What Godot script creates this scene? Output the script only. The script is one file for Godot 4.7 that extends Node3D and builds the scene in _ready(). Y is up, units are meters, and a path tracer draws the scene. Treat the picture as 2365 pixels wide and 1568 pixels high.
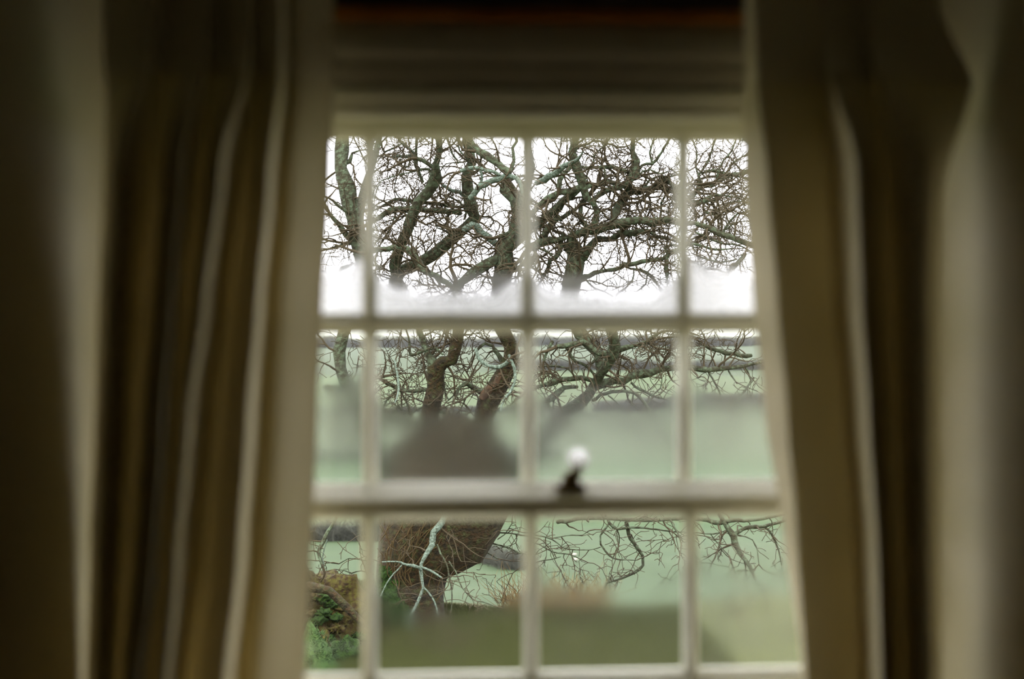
extends Node3D
# A dim room, a sash window with misted panes between half drawn curtains, and an old bare oak above a valley.

const CAMERA_AT := Vector3(-0.17, 1.5, 2.4)
const PANE := 0.267          # spacing of the glazing bars
const HEAD := 1.818          # underside of the upper sash's top rail
const BAR := 1.517           # glazing bar of the upper sash
const RAIL := 1.218          # front edge of the meeting rail
const LOW_BAR := 0.929       # glazing bar of the lower sash
const SASH_STEP := 0.058     # the lower sash slides in front of the upper one

# Folds of the curtains: x of each fold at the heights FOLD_Y, and how far it stands out from the wall.
const FOLD_Y := [2.060, 1.995, 1.871, 1.702, 1.539, 1.376, 1.180, 0.971, 0.020]
const LEFT_FOLDS := [
	[[-0.648, -0.648, -0.661, -0.670, -0.676, -0.685, -0.693], 0.215],
	[[-0.569, -0.569, -0.578, -0.587, -0.593, -0.601, -0.607], 0.470],
	[[-0.556, -0.558, -0.570, -0.584, -0.598, -0.611, -0.627], 0.310],
	[[-0.483, -0.485, -0.492, -0.504, -0.516, -0.530, -0.558], 0.530],
	[[-0.488, -0.490, -0.510, -0.527, -0.541, -0.557, -0.579], 0.300],
	[[-0.423, -0.426, -0.450, -0.471, -0.493, -0.510, -0.527], 0.480],
	[[-0.426, -0.426, -0.448, -0.466, -0.486, -0.505, -0.533], 0.260],
	[[-0.383, -0.384, -0.395, -0.410, -0.424, -0.438, -0.462], 0.390],
	[[-0.375, -0.377, -0.395, -0.410, -0.419, -0.432, -0.452], 0.235],
	[[-0.361, -0.363, -0.376, -0.390, -0.398, -0.409, -0.428], 0.280],
	[[-0.309, -0.312, -0.320, -0.333, -0.341, -0.350, -0.362], 0.185],
]
const RIGHT_FOLDS := [
	[[0.315, 0.320, 0.332, 0.347, 0.364, 0.394, 0.425], 0.175],
	[[0.324, 0.327, 0.340, 0.354, 0.368, 0.382, 0.395], 0.310],
	[[0.445, 0.446, 0.456, 0.465, 0.480, 0.497, 0.506], 0.225],
	[[0.415, 0.417, 0.426, 0.431, 0.441, 0.453, 0.459], 0.470],
	[[0.502, 0.502, 0.513, 0.523, 0.529, 0.536, 0.541], 0.330],
	[[0.479, 0.489, 0.495, 0.496, 0.499, 0.502, 0.505], 0.500],
	[[0.614, 0.672, 0.636, 0.630, 0.630, 0.631, 0.635], 0.220],
]

# The limbs of the oak as they grow: x, y, z and radius in metres, point after point.
const LIMBS := [
	["trunk", [-0.42, -2.25, -15.5, 0.589, -0.43, -2.11, -15.51, 0.466, -0.41, -1.84, -15.52, 0.428, -0.4, -1.57, -15.53, 0.439, -0.3, -1.3, -15.54, 0.549, -0.11, -1.05, -15.56, 0.72, 0.03, -0.81, -15.57, 0.77, 0.12, -0.43, -15.58, 0.803, 0.17, -0.04, -15.59, 0.771, 0.18, 0.2, -15.6, 0.523]],
	["trunk", [0.27, -0.8, -15.5, 0.329, 0.38, -0.48, -15.52, 0.302, 0.47, -0.15, -15.54, 0.247, 0.51, 0.12, -15.56, 0.192, 0.55, 0.35, -15.58, 0.138, 0.6, 0.55, -15.61, 0.138, 0.72, 0.78, -15.63, 0.127, 0.85, 1, -15.65, 0.105, 0.92, 1.18, -15.67, 0.1, 0.88, 1.31, -15.69, 0.089, 0.73, 1.58, -15.71, 0.094, 0.73, 1.83, -15.73, 0.1, 0.79, 2.17, -15.75, 0.111, 0.8, 2.41, -15.77, 0.122, 0.82, 2.55, -15.79, 0.123, 0.98, 2.71, -15.82, 0.123, 1.03, 2.98, -15.84, 0.106, 1.01, 3.15, -15.86, 0.084, 0.9, 3.3, -15.88, 0.076, 0.83, 3.43, -15.9, 0.062]],
	["trunk", [-0.05, -0.31, -15.5, 0.356, -0.12, 0.03, -15.46, 0.246, -0.15, 0.22, -15.42, 0.153, -0.16, 0.35, -15.38, 0.114, -0.12, 0.57, -15.35, 0.109, -0.07, 0.76, -15.31, 0.114, -0.07, 1, -15.27, 0.119, 0.03, 1.09, -15.23, 0.081, 0.13, 1.12, -15.19, 0.075, 0.17, 1.27, -15.15, 0.073, 0.2, 1.37, -15.12, 0.07, 0.22, 1.61, -15.08, 0.064, 0.17, 1.87, -15.04, 0.035, 0.18, 2.06, -15, 0.035]],
	["bark", [-0.08, 1, -15.27, 0.087, -0.14, 1.11, -15.32, 0.06, -0.17, 1.17, -15.37, 0.048, -0.25, 1.4, -15.42, 0.04, -0.33, 1.65, -15.47, 0.036]],
	["trunk", [-0.49, -0.91, -15.5, 0.192, -0.74, -0.53, -15.59, 0.143, -0.93, 0.18, -15.67, 0.111, -1.14, 0.7, -15.76, 0.089, -1.28, 1, -15.84, 0.078, -1.26, 1.45, -15.93, 0.084, -1.1, 1.84, -16.01, 0.101, -1.01, 2.29, -16.1, 0.113, -1.07, 2.63, -16.19, 0.119, -1.12, 2.98, -16.27, 0.12, -1.23, 3.33, -16.36, 0.103, -1.3, 3.62, -16.44, 0.081, -1.32, 3.89, -16.53, 0.087, -1.29, 4.16, -16.61, 0.076, -1.25, 4.52, -16.7, 0.058]],
	["bark", [-1.11, 2.86, -16.24, 0.103, -1.02, 3.22, -16.39, 0.063, -0.95, 3.52, -16.53, 0.046, -0.87, 3.83, -16.68, 0.041, -0.79, 4.2, -16.82, 0.035]],
	["bark", [-1.29, 3.68, -16.47, 0.021, -1.2, 3.73, -16.48, 0.032, -1.16, 3.84, -16.49, 0.019, -1.06, 3.87, -16.5, 0.012, -0.97, 3.89, -16.51, 0.009]],
	["bark", [-1.09, 2.7, -16.21, 0.017, -1.08, 2.85, -16.19, 0.021, -1.15, 3, -16.17, 0.023, -1.27, 3.07, -16.15, 0.021, -1.39, 3.17, -16.12, 0.017]],
	["bark", [-1.1, 2.61, -16.19, 0.035, -1.22, 2.71, -16.12, 0.043, -1.33, 2.86, -16.05, 0.035, -1.43, 2.99, -15.98, 0.024]],
	["bark", [-1.05, 2.65, -16.19, 0.021, -1.15, 2.62, -16.18, 0.019, -1.29, 2.61, -16.18, 0.017, -1.44, 2.55, -16.17, 0.016]],
	["bark", [-1.19, 2.33, -16.13, 0.022, -1.27, 2.29, -16.15, 0.026, -1.38, 2.17, -16.18, 0.017, -1.48, 2.09, -16.2, 0.016]],
	["bark", [-0.61, 1.98, -16.7, 0.081, -0.61, 2.14, -16.65, 0.085, -0.57, 2.26, -16.59, 0.089, -0.33, 2.37, -16.53, 0.093, -0.06, 2.52, -16.48, 0.093, 0.17, 2.69, -16.42, 0.093, 0.34, 2.85, -16.36, 0.084, 0.45, 2.97, -16.3, 0.096, 0.42, 3.1, -16.25, 0.092, 0.38, 3.27, -16.19, 0.083, 0.36, 3.49, -16.13, 0.078, 0.38, 3.67, -16.07, 0.069, 0.35, 3.94, -16.02, 0.06, 0.34, 4.19, -15.96, 0.052, 0.35, 4.53, -15.9, 0.039]],
	["bark", [-0.52, 2.03, -16.69, 0.072, -0.57, 2.19, -16.57, 0.076, -0.59, 2.36, -16.46, 0.075, -0.56, 2.53, -16.34, 0.07, -0.5, 2.68, -16.23, 0.068, -0.39, 2.93, -16.11, 0.068, -0.29, 3.13, -16, 0.067, -0.15, 3.27, -15.88, 0.077, -0.05, 3.43, -15.77, 0.077, -0.06, 3.59, -15.65, 0.047, 0, 3.76, -15.54, 0.04, -0.03, 3.86, -15.42, 0.037, -0.06, 4.09, -15.31, 0.032, -0.13, 4.37, -15.19, 0.023]],
	["bark", [0.27, 3.03, -16.27, 0.035, 0.03, 3.05, -16.25, 0.038, -0.24, 3.06, -16.23, 0.042, -0.41, 3.08, -16.21, 0.042, -0.62, 3.06, -16.2, 0.04, -0.72, 3.01, -16.18, 0.037, -0.82, 2.94, -16.16, 0.033]],
	["bark", [0.41, 3.12, -16.25, 0.026, 0.25, 3.11, -16.32, 0.025, 0.03, 3.15, -16.4, 0.025, -0.24, 3.18, -16.47, 0.022, -0.41, 3.21, -16.55, 0.022, -0.59, 3.24, -16.62, 0.022, -0.7, 3.19, -16.7, 0.022, -0.83, 3.13, -16.77, 0.016]],
	["bark", [0.17, 1.77, -15.05, 0.028, 0.16, 1.95, -15.1, 0.033, 0.11, 2.04, -15.15, 0.033, 0.01, 2.12, -15.2, 0.036, -0.14, 2.19, -15.25, 0.038, -0.25, 2.26, -15.3, 0.041, -0.3, 2.39, -15.35, 0.042, -0.42, 2.5, -15.4, 0.038, -0.6, 2.52, -15.45, 0.037, -0.73, 2.5, -15.5, 0.037, -0.87, 2.49, -15.55, 0.037]],
	["bark", [0.79, 2.41, -15.77, 0.081, 0.68, 2.39, -15.68, 0.076, 0.57, 2.34, -15.6, 0.074, 0.4, 2.22, -15.51, 0.067, 0.23, 2.07, -15.42, 0.046, 0.18, 1.94, -15.33, 0.033, 0.14, 1.78, -15.24, 0.025]],
	["bark", [0.75, 1.95, -15.74, 0.094, 0.77, 2.12, -15.72, 0.106, 0.8, 2.33, -15.71, 0.11, 0.83, 2.53, -15.69, 0.106, 0.95, 2.68, -15.67, 0.102, 1.01, 2.93, -15.66, 0.089, 1.02, 3.14, -15.64, 0.068, 1.12, 3.34, -15.63, 0.051, 1.17, 3.56, -15.61, 0.042, 1.12, 3.81, -15.59, 0.037, 1.15, 4.14, -15.58, 0.03]],
	["bark", [1.01, 2.93, -15.66, 0.068, 0.94, 3.17, -15.75, 0.066, 0.82, 3.3, -15.85, 0.058, 0.83, 3.44, -15.94, 0.057, 0.98, 3.48, -16.03, 0.033, 1.05, 3.39, -16.13, 0.031, 1.1, 3.26, -16.22, 0.026, 1.15, 3.13, -16.31, 0.018]],
	["lichen", [0.33, 3.04, -14.3, 0.031, 0.41, 3.12, -14.24, 0.035, 0.5, 3.19, -14.19, 0.035, 0.66, 3.26, -14.13, 0.035, 0.79, 3.29, -14.07, 0.031, 0.88, 3.25, -14.01, 0.029, 0.92, 3.14, -13.96, 0.023, 0.93, 3.04, -13.9, 0.017]],
	["lichen", [0.84, 2.56, -15.79, 0.051, 0.72, 2.59, -15.8, 0.049, 0.6, 2.67, -15.8, 0.049, 0.46, 2.81, -15.81, 0.051, 0.41, 2.83, -15.81, 0.051, 0.28, 2.77, -15.81, 0.034]],
	["bark", [0.79, 3.32, -14.07, 0.051, 0.67, 3.42, -14.14, 0.051, 0.55, 3.52, -14.21, 0.047, 0.44, 3.6, -14.29, 0.048, 0.37, 3.69, -14.36, 0.043, 0.25, 3.84, -14.43, 0.035, 0.17, 4.07, -14.5, 0.024]],
	["bark", [0.79, 3.32, -14.07, 0.023, 0.84, 3.46, -14.11, 0.019, 0.83, 3.62, -14.15, 0.016, 0.87, 3.7, -14.18, 0.014, 0.86, 3.94, -14.22, 0.009]],
	["lichen", [0.67, 3.3, -14.11, 0.022, 0.52, 3.35, -14.14, 0.022, 0.38, 3.39, -14.17, 0.023, 0.22, 3.35, -14.2, 0.022]],
	["lichen", [0.41, 3.12, -14.24, 0.016, 0.47, 3.26, -14.28, 0.017, 0.45, 3.38, -14.32, 0.017]],
	["bark", [0.95, 2.77, -15.67, 0.034, 0.85, 2.71, -15.65, 0.034, 0.74, 2.68, -15.63, 0.025]],
	["lichen", [0.3, 3.25, -16.19, 0.023, 0.25, 3.3, -16.19, 0.026, 0.15, 3.32, -16.19, 0.023, 0.03, 3.39, -16.2, 0.021]],
	["bark", [0.32, 2.95, -16.34, 0.016, 0.34, 3.04, -16.37, 0.018, 0.26, 3.18, -16.4, 0.016, 0.12, 3.26, -16.42, 0.014]],
	["bark", [-0.22, 3.39, -15.84, 0.015, -0.25, 3.44, -15.83, 0.022, -0.3, 3.54, -15.81, 0.026, -0.32, 3.69, -15.79, 0.029, -0.31, 3.82, -15.77, 0.015, -0.3, 3.96, -15.76, 0.017]],
	["bark", [-0.05, 3.48, -15.73, 0.022, -0.09, 3.56, -15.69, 0.025, -0.18, 3.62, -15.66, 0.025, -0.3, 3.67, -15.63, 0.025]],
	["lichen", [-0.59, 4.17, -16.82, 0.014, -0.52, 4.04, -16.89, 0.02, -0.42, 3.95, -16.95, 0.022, -0.34, 3.9, -17.02, 0.025, -0.47, 3.87, -17.08, 0.031, -0.56, 3.88, -17.14, 0.024, -0.66, 3.88, -17.21, 0.015]],
	["lichen", [-0.54, 3.84, -17.12, 0.02, -0.54, 3.76, -17.13, 0.02, -0.48, 3.72, -17.13, 0.02, -0.42, 3.74, -17.14, 0.02, -0.41, 3.81, -17.15, 0.016]],
	["bark", [-0.08, 3.48, -15.73, 0.022, -0.16, 3.55, -15.77, 0.021, -0.3, 3.54, -15.81, 0.019]],
	["bark", [-0.3, 3.53, -15.81, 0.009, -0.4, 3.51, -15.82, 0.008, -0.57, 3.47, -15.83, 0.008, -0.76, 3.4, -15.83, 0.007, -0.81, 3.32, -15.84, 0.006]],
	["bark", [-0.57, 3.81, -17.12, 0.006, -0.58, 3.64, -17.18, 0.008, -0.62, 3.49, -17.23, 0.008, -0.62, 3.41, -17.29, 0.008, -0.56, 3.33, -17.34, 0.009]],
	["bark", [0.15, 2.76, -16.42, 0.012, 0.03, 2.82, -16.42, 0.011, -0.04, 2.85, -16.42, 0.012, -0.06, 2.94, -16.42, 0.009, -0.18, 2.99, -16.42, 0.007]],
	["bark", [0.55, 2.98, -16.3, 0.011, 0.66, 2.98, -16.31, 0.012, 0.71, 2.93, -16.31, 0.011, 0.67, 2.86, -16.31, 0.009]],
	["bark", [0.67, 2.98, -16.31, 0.009, 0.75, 3.04, -16.32, 0.008, 0.85, 3.07, -16.33, 0.006]],
	["bark", [0.17, 2.71, -16.42, 0.009, 0.13, 2.85, -16.46, 0.008, 0.17, 2.93, -16.5, 0.007, 0.26, 3.04, -16.55, 0.007]],
	["bark", [-0.48, 3.03, -16.21, 0.009, -0.58, 2.96, -16.23, 0.008, -0.72, 2.91, -16.24, 0.008]],
	["bark", [-0.58, 3.04, -16.2, 0.009, -0.62, 2.91, -16.25, 0.01, -0.69, 2.77, -16.3, 0.012, -0.76, 2.67, -16.35, 0.014]],
	["bark", [0.37, 3.69, -16.07, 0.01, 0.23, 3.68, -16.14, 0.009, 0.08, 3.67, -16.2, 0.008, 0.01, 3.59, -16.26, 0.007]],
	["bark", [0.35, 3.72, -16.06, 0.014, 0.25, 3.83, -16.05, 0.012, 0.23, 3.93, -16.04, 0.01]],
	["trunk", [0.66, -0.64, -15.5, 0.192, 0.87, -0.39, -15.38, 0.131, 1.19, -0.02, -15.26, 0.103, 1.66, 0.54, -15.14, 0.081, 1.81, 0.7, -15.02, 0.072, 1.89, 0.83, -14.9, 0.064, 1.94, 0.96, -14.78, 0.05, 2, 1.04, -14.66, 0.055, 2.06, 1.2, -14.54, 0.07, 2.06, 1.32, -14.42, 0.064, 2, 1.52, -14.3, 0.061]],
	["trunk", [1.94, 0.96, -14.78, 0.053, 1.92, 1.19, -14.86, 0.058, 1.83, 1.29, -14.94, 0.064, 1.74, 1.44, -15.01, 0.08, 1.64, 1.63, -15.09, 0.102, 1.57, 1.82, -15.17, 0.118, 1.62, 2.11, -15.25, 0.124, 1.67, 2.31, -15.32, 0.117, 1.71, 2.48, -15.4, 0.109, 1.67, 2.59, -15.48, 0.071]],
	["bark", [1.71, 2.44, -15.38, 0.075, 1.59, 2.52, -15.3, 0.068, 1.64, 2.65, -15.23, 0.058, 1.77, 2.71, -15.15, 0.061, 1.91, 2.73, -15.08, 0.061, 2.03, 2.76, -15.01, 0.057, 2.2, 2.81, -14.93, 0.057, 2.39, 2.83, -14.86, 0.049, 2.58, 2.81, -14.78, 0.052, 2.77, 2.81, -14.71, 0.051, 2.92, 2.78, -14.63, 0.042, 3.07, 2.77, -14.56, 0.027, 3.2, 2.72, -14.49, 0.032, 3.35, 2.65, -14.41, 0.038, 3.49, 2.57, -14.34, 0.038, 3.64, 2.51, -14.26, 0.031, 3.83, 2.45, -14.19, 0.023, 4.05, 2.47, -14.12, 0.015]],
	["bark", [1.71, 2.36, -15.35, 0.075, 1.77, 2.44, -15.31, 0.066, 1.85, 2.52, -15.27, 0.05, 1.94, 2.62, -15.24, 0.041, 2.11, 2.63, -15.2, 0.037, 2.23, 2.7, -15.16, 0.037, 2.38, 2.71, -15.12, 0.037, 2.56, 2.71, -15.08, 0.028, 2.68, 2.64, -15.04, 0.02, 2.79, 2.61, -15, 0.015, 2.95, 2.56, -14.97, 0.013, 3.14, 2.5, -14.93, 0.01]],
	["bark", [2.09, 2.75, -14.98, 0.047, 2.13, 2.86, -15.09, 0.046, 2.19, 2.97, -15.19, 0.048, 2.27, 3.14, -15.3, 0.048, 2.42, 3.24, -15.41, 0.057, 2.61, 3.28, -15.51, 0.046, 2.81, 3.31, -15.62, 0.035, 2.97, 3.29, -15.72, 0.031, 3.12, 3.22, -15.83, 0.029, 3.28, 3.15, -15.94, 0.026, 3.48, 3.18, -16.04, 0.026, 3.64, 3.21, -16.15, 0.021]],
	["bark", [1.89, 2.74, -15.08, 0.046, 1.92, 2.84, -15.07, 0.047, 1.94, 2.95, -15.05, 0.038, 1.89, 3.07, -15.04, 0.038, 1.8, 3.13, -15.02, 0.041, 1.75, 3.29, -15.01, 0.057, 1.69, 3.42, -14.99, 0.064, 1.64, 3.53, -14.98, 0.057, 1.6, 3.65, -14.96, 0.055, 1.63, 3.76, -14.95, 0.047, 1.66, 3.95, -14.93, 0.039, 1.61, 4.24, -14.92, 0.029]],
	["bark", [1.83, 2.76, -15.13, 0.038, 1.75, 2.85, -15.17, 0.033, 1.73, 2.93, -15.21, 0.03, 1.75, 3.04, -15.25, 0.033, 1.82, 3.13, -15.29, 0.036]],
	["lichen", [1.14, 3.26, -14.7, 0.032, 1.24, 3.31, -14.56, 0.037, 1.39, 3.39, -14.42, 0.039, 1.52, 3.45, -14.28, 0.028, 1.6, 3.5, -14.14, 0.017, 1.64, 3.56, -14, 0.009]],
	["bark", [1.62, 3.52, -14.98, 0.029, 1.5, 3.4, -14.98, 0.033, 1.47, 3.34, -14.98, 0.033, 1.45, 3.24, -14.97, 0.031]],
	["bark", [1.75, 3.26, -15.01, 0.041, 1.62, 3.21, -15.01, 0.047, 1.46, 3.18, -15, 0.041, 1.31, 3.11, -15, 0.038, 1.23, 3.03, -15, 0.038, 1.13, 2.93, -15, 0.033]],
	["bark", [1.7, 3.23, -15.01, 0.041, 1.6, 3.16, -15.14, 0.049, 1.46, 3.02, -15.27, 0.058, 1.33, 2.9, -15.41, 0.058, 1.17, 2.79, -15.54, 0.042]],
	["bark", [1.49, 2.91, -15.32, 0.033, 1.42, 2.84, -15.33, 0.037, 1.34, 2.73, -15.34, 0.04, 1.24, 2.61, -15.35, 0.033]],
	["bark", [1.66, 2.68, -15.2, 0.02, 1.53, 2.63, -15.22, 0.028, 1.36, 2.6, -15.23, 0.041, 1.23, 2.57, -15.25, 0.05, 1.08, 2.49, -15.26, 0.05]],
	["bark", [1.49, 2.87, -15.32, 0.03, 1.57, 2.92, -15.28, 0.028, 1.69, 3, -15.24, 0.025]],
	["bark", [1.53, 2.68, -15.22, 0.025, 1.5, 2.61, -15.27, 0.036, 1.47, 2.44, -15.32, 0.033, 1.37, 2.36, -15.36, 0.028, 1.35, 2.26, -15.41, 0.028, 1.31, 2.18, -15.46, 0.02]],
	["bark", [1.18, 2.52, -15.25, 0.012, 1.26, 2.49, -15.23, 0.015, 1.33, 2.46, -15.21, 0.017, 1.38, 2.41, -15.19, 0.015]],
	["bark", [1.77, 3.24, -15.01, 0.029, 1.94, 3.29, -15.07, 0.033, 2.1, 3.32, -15.13, 0.031, 2.24, 3.29, -15.19, 0.033, 2.4, 3.27, -15.25, 0.038]],
	["bark", [1.87, 3.08, -15.03, 0.029, 1.94, 3.14, -15.05, 0.031, 2.04, 3.2, -15.07, 0.033, 2.21, 3.26, -15.08, 0.041, 2.34, 3.32, -15.1, 0.034, 2.41, 3.42, -15.12, 0.054, 2.42, 3.59, -15.13, 0.056, 2.39, 3.72, -15.15, 0.033, 2.4, 3.89, -15.17, 0.028, 2.37, 4.09, -15.19, 0.021]],
	["bark", [1.7, 3.5, -14.98, 0.016, 1.89, 3.49, -15.02, 0.018, 2.02, 3.51, -15.06, 0.021, 2.13, 3.51, -15.1, 0.028, 2.27, 3.47, -15.14, 0.028, 2.37, 3.45, -15.18, 0.025]],
	["bark", [2.02, 3.51, -15.06, 0.016, 2.02, 3.41, -15.01, 0.011, 2.06, 3.29, -14.95, 0.01]],
	["bark", [1.82, 3.28, -15.03, 0.011, 1.8, 3.38, -15.01, 0.011, 1.82, 3.5, -14.98, 0.008]],
	["bark", [2.72, 3.32, -15.58, 0.032, 2.82, 3.39, -15.46, 0.044, 2.92, 3.31, -15.34, 0.03, 3.01, 3.19, -15.22, 0.026]],
	["bark", [2.45, 3.42, -15.12, 0.023, 2.49, 3.53, -15.09, 0.02, 2.62, 3.55, -15.05, 0.02, 2.7, 3.64, -15.02, 0.02, 2.76, 3.74, -14.99, 0.016, 2.85, 3.9, -14.96, 0.011]],
	["bark", [2.43, 3.39, -15.12, 0.016, 2.51, 3.46, -15.08, 0.011, 2.6, 3.47, -15.05, 0.011, 2.71, 3.42, -15.02, 0.01, 2.81, 3.44, -14.99, 0.008]],
	["bark", [2.59, 3.3, -15.51, 0.017, 2.65, 3.39, -15.47, 0.015, 2.75, 3.43, -15.44, 0.015, 2.89, 3.42, -15.4, 0.017, 3.01, 3.45, -15.36, 0.015]],
	["bark", [2.93, 3.3, -15.69, 0.01, 2.91, 3.25, -15.71, 0.015, 2.85, 3.12, -15.74, 0.015, 2.84, 2.95, -15.77, 0.017]],
	["bark", [3.05, 3.22, -15.79, 0.01, 2.96, 3.09, -15.8, 0.01, 2.95, 2.95, -15.8, 0.009]],
	["bark", [1.74, 2.11, -15.25, 0.038, 1.9, 2.19, -15.17, 0.033, 2.06, 2.22, -15.1, 0.025, 2.22, 2.25, -15.03, 0.024, 2.25, 2.29, -14.95, 0.036, 2.38, 2.31, -14.88, 0.028, 2.54, 2.33, -14.8, 0.024, 2.7, 2.36, -14.73, 0.024, 2.8, 2.42, -14.66, 0.035, 2.9, 2.47, -14.58, 0.035, 3, 2.51, -14.51, 0.017, 3.16, 2.48, -14.44, 0.016, 3.27, 2.44, -14.36, 0.014, 3.45, 2.45, -14.29, 0.009]],
	["bark", [2.75, 2.41, -14.68, 0.021, 2.72, 2.48, -14.7, 0.022, 2.79, 2.52, -14.71, 0.021, 2.92, 2.51, -14.72, 0.019]],
	["bark", [2.74, 2.38, -14.71, 0.027, 2.73, 2.3, -14.7, 0.035, 2.74, 2.22, -14.69, 0.032, 2.74, 2.09, -14.68, 0.016, 2.75, 1.94, -14.68, 0.01]],
	["bark", [2.27, 2.26, -14.95, 0.016, 2.34, 2.24, -14.95, 0.011, 2.44, 2.23, -14.95, 0.016, 2.54, 2.18, -14.95, 0.023, 2.6, 2.13, -14.95, 0.02]],
	["bark", [2.37, 2.23, -14.95, 0.008, 2.35, 2.09, -14.93, 0.013, 2.26, 2, -14.9, 0.013, 2.16, 1.93, -14.87, 0.011]],
	["bark", [1.81, 2.11, -15.22, 0.013, 1.91, 2.01, -15.24, 0.012, 2.05, 1.96, -15.26, 0.013, 2.15, 1.91, -15.27, 0.01]],
	["bark", [2.54, 2.16, -14.95, 0.011, 2.52, 2.05, -14.96, 0.011, 2.4, 1.95, -14.97, 0.01]],
	["bark", [3.32, 3.24, -16.3, 0.044, 3.52, 3.42, -16.42, 0.035, 3.72, 3.44, -16.53, 0.03, 3.86, 3.54, -16.65, 0.032, 4.03, 3.61, -16.77, 0.036, 4.2, 3.64, -16.88, 0.033, 4.41, 3.75, -17, 0.022]],
	["bark", [3.47, 3.43, -16.42, 0.018, 3.47, 3.57, -16.4, 0.016, 3.55, 3.69, -16.39, 0.016, 3.62, 3.83, -16.38, 0.013, 3.67, 4.01, -16.37, 0.011]],
	["bark", [3.5, 3.58, -16.4, 0.016, 3.66, 3.62, -16.39, 0.021, 3.8, 3.58, -16.39, 0.021, 3.98, 3.55, -16.38, 0.019, 4.12, 3.5, -16.38, 0.014]],
	["bark", [3.3, 3.1, -15.94, 0.026, 3.43, 3.17, -15.98, 0.029, 3.57, 3.25, -16.03, 0.021, 3.77, 3.25, -16.08, 0.014, 3.96, 3.22, -16.13, 0.009]],
	["bark", [3.61, 2.39, -14.26, 0.023, 3.48, 2.24, -14.21, 0.027, 3.39, 2.15, -14.15, 0.027, 3.3, 2.02, -14.1, 0.027, 3.16, 1.86, -14.04, 0.022]],
	["bark", [3.5, 2.32, -14.23, 0.008, 3.33, 2.29, -14.31, 0.011, 3.18, 2.33, -14.39, 0.013, 3.06, 2.38, -14.47, 0.009]],
	["bark", [3.42, 2.1, -14.15, 0.011, 3.28, 2.09, -14.23, 0.016, 3.13, 2.12, -14.3, 0.017, 2.99, 2.14, -14.37, 0.011]],
	["bark", [3.46, 3.02, -15.97, 0.017, 3.6, 2.99, -16.02, 0.017, 3.73, 2.94, -16.08, 0.01]],
	["bark", [3.41, 2.68, -14.39, 0.009, 3.49, 2.76, -14.34, 0.008, 3.64, 2.78, -14.28, 0.006]],
	["bark", [3.72, 3.44, -16.53, 0.02, 3.76, 3.62, -16.55, 0.018, 3.84, 3.77, -16.58, 0.014, 3.95, 3.91, -16.6, 0.012, 4.03, 4.1, -16.62, 0.009]],
	["bark", [3.52, 3.44, -16.42, 0.016, 3.44, 3.65, -16.48, 0.014, 3.47, 3.85, -16.54, 0.012, 3.43, 4.04, -16.61, 0.011]],
	["bark", [3.86, 3.54, -16.65, 0.02, 3.98, 3.73, -16.72, 0.016, 4.14, 3.85, -16.79, 0.013, 4.3, 3.91, -16.85, 0.009]],
	["bark", [3.56, 3.02, -16, 0.021, 3.71, 3.1, -15.98, 0.017, 3.85, 3.17, -15.96, 0.015, 4.02, 3.14, -15.93, 0.01]],
	["bark", [3.67, 2.42, -14.26, 0.008, 3.52, 2.5, -14.33, 0.011, 3.35, 2.52, -14.4, 0.014, 3.2, 2.59, -14.47, 0.014, 3.07, 2.66, -14.54, 0.011]],
	["bark", [3.36, 2.15, -14.15, 0.014, 3.25, 2.2, -14.22, 0.012, 3.13, 2.21, -14.28, 0.011, 3.02, 2.3, -14.35, 0.008]],
	["bark", [3.37, 2.65, -14.41, 0.016, 3.44, 2.77, -14.38, 0.014, 3.54, 2.87, -14.34, 0.011, 3.68, 2.9, -14.31, 0.008]],
	["bark", [-0.49, 4.05, -16.89, 0.009, -0.6, 3.97, -16.95, 0.013, -0.74, 3.92, -17.01, 0.013, -0.85, 3.8, -17.07, 0.009]],
	["bark", [0.23, 3.7, -16.14, 0.012, 0.15, 3.8, -16.15, 0.014, 0.1, 3.96, -16.17, 0.012, 0.05, 4.12, -16.19, 0.009]],
	["bark", [1.89, 3.49, -15.02, 0.011, 1.89, 3.64, -15.02, 0.011, 1.99, 3.74, -15.02, 0.011, 2.09, 3.87, -15.02, 0.008]],
	["bark", [2.62, 3.55, -15.05, 0.015, 2.59, 3.68, -15.08, 0.013, 2.64, 3.83, -15.1, 0.011, 2.7, 3.99, -15.13, 0.008]],
	["bark", [0.82, 1.07, -15.65, 0.032, 0.74, 1.17, -15.66, 0.032, 0.66, 1.28, -15.66, 0.021, 0.56, 1.32, -15.66, 0.02, 0.46, 1.23, -15.66, 0.016]],
	["lichen", [0.41, 1.26, -14.7, 0.018, 0.43, 1.16, -14.65, 0.019, 0.56, 1.05, -14.6, 0.023, 0.7, 1.05, -14.55, 0.026, 0.8, 1.12, -14.5, 0.026]],
	["lichen", [0.8, 1.19, -14.5, 0.017, 0.87, 0.98, -14.4, 0.017, 0.83, 0.8, -14.3, 0.016, 0.72, 0.66, -14.2, 0.013, 0.67, 0.53, -14.1, 0.01]],
	["bark", [0.62, 0.59, -15.61, 0.049, 0.52, 0.69, -15.55, 0.042, 0.42, 0.75, -15.49, 0.04, 0.32, 0.82, -15.44, 0.032, 0.23, 0.77, -15.38, 0.021, 0.18, 0.67, -15.32, 0.014]],
	["bare", [0.5, 0.62, -15.48, 0.04, 0.62, 0.75, -15.51, 0.053, 0.73, 0.88, -15.55, 0.04, 0.81, 0.99, -15.58, 0.018]],
	["bark", [0.02, 1.18, -15.23, 0.011, -0.09, 1.26, -15.26, 0.022, -0.25, 1.22, -15.29, 0.022, -0.38, 1.18, -15.32, 0.019, -0.41, 1.4, -15.35, 0.012]],
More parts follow.
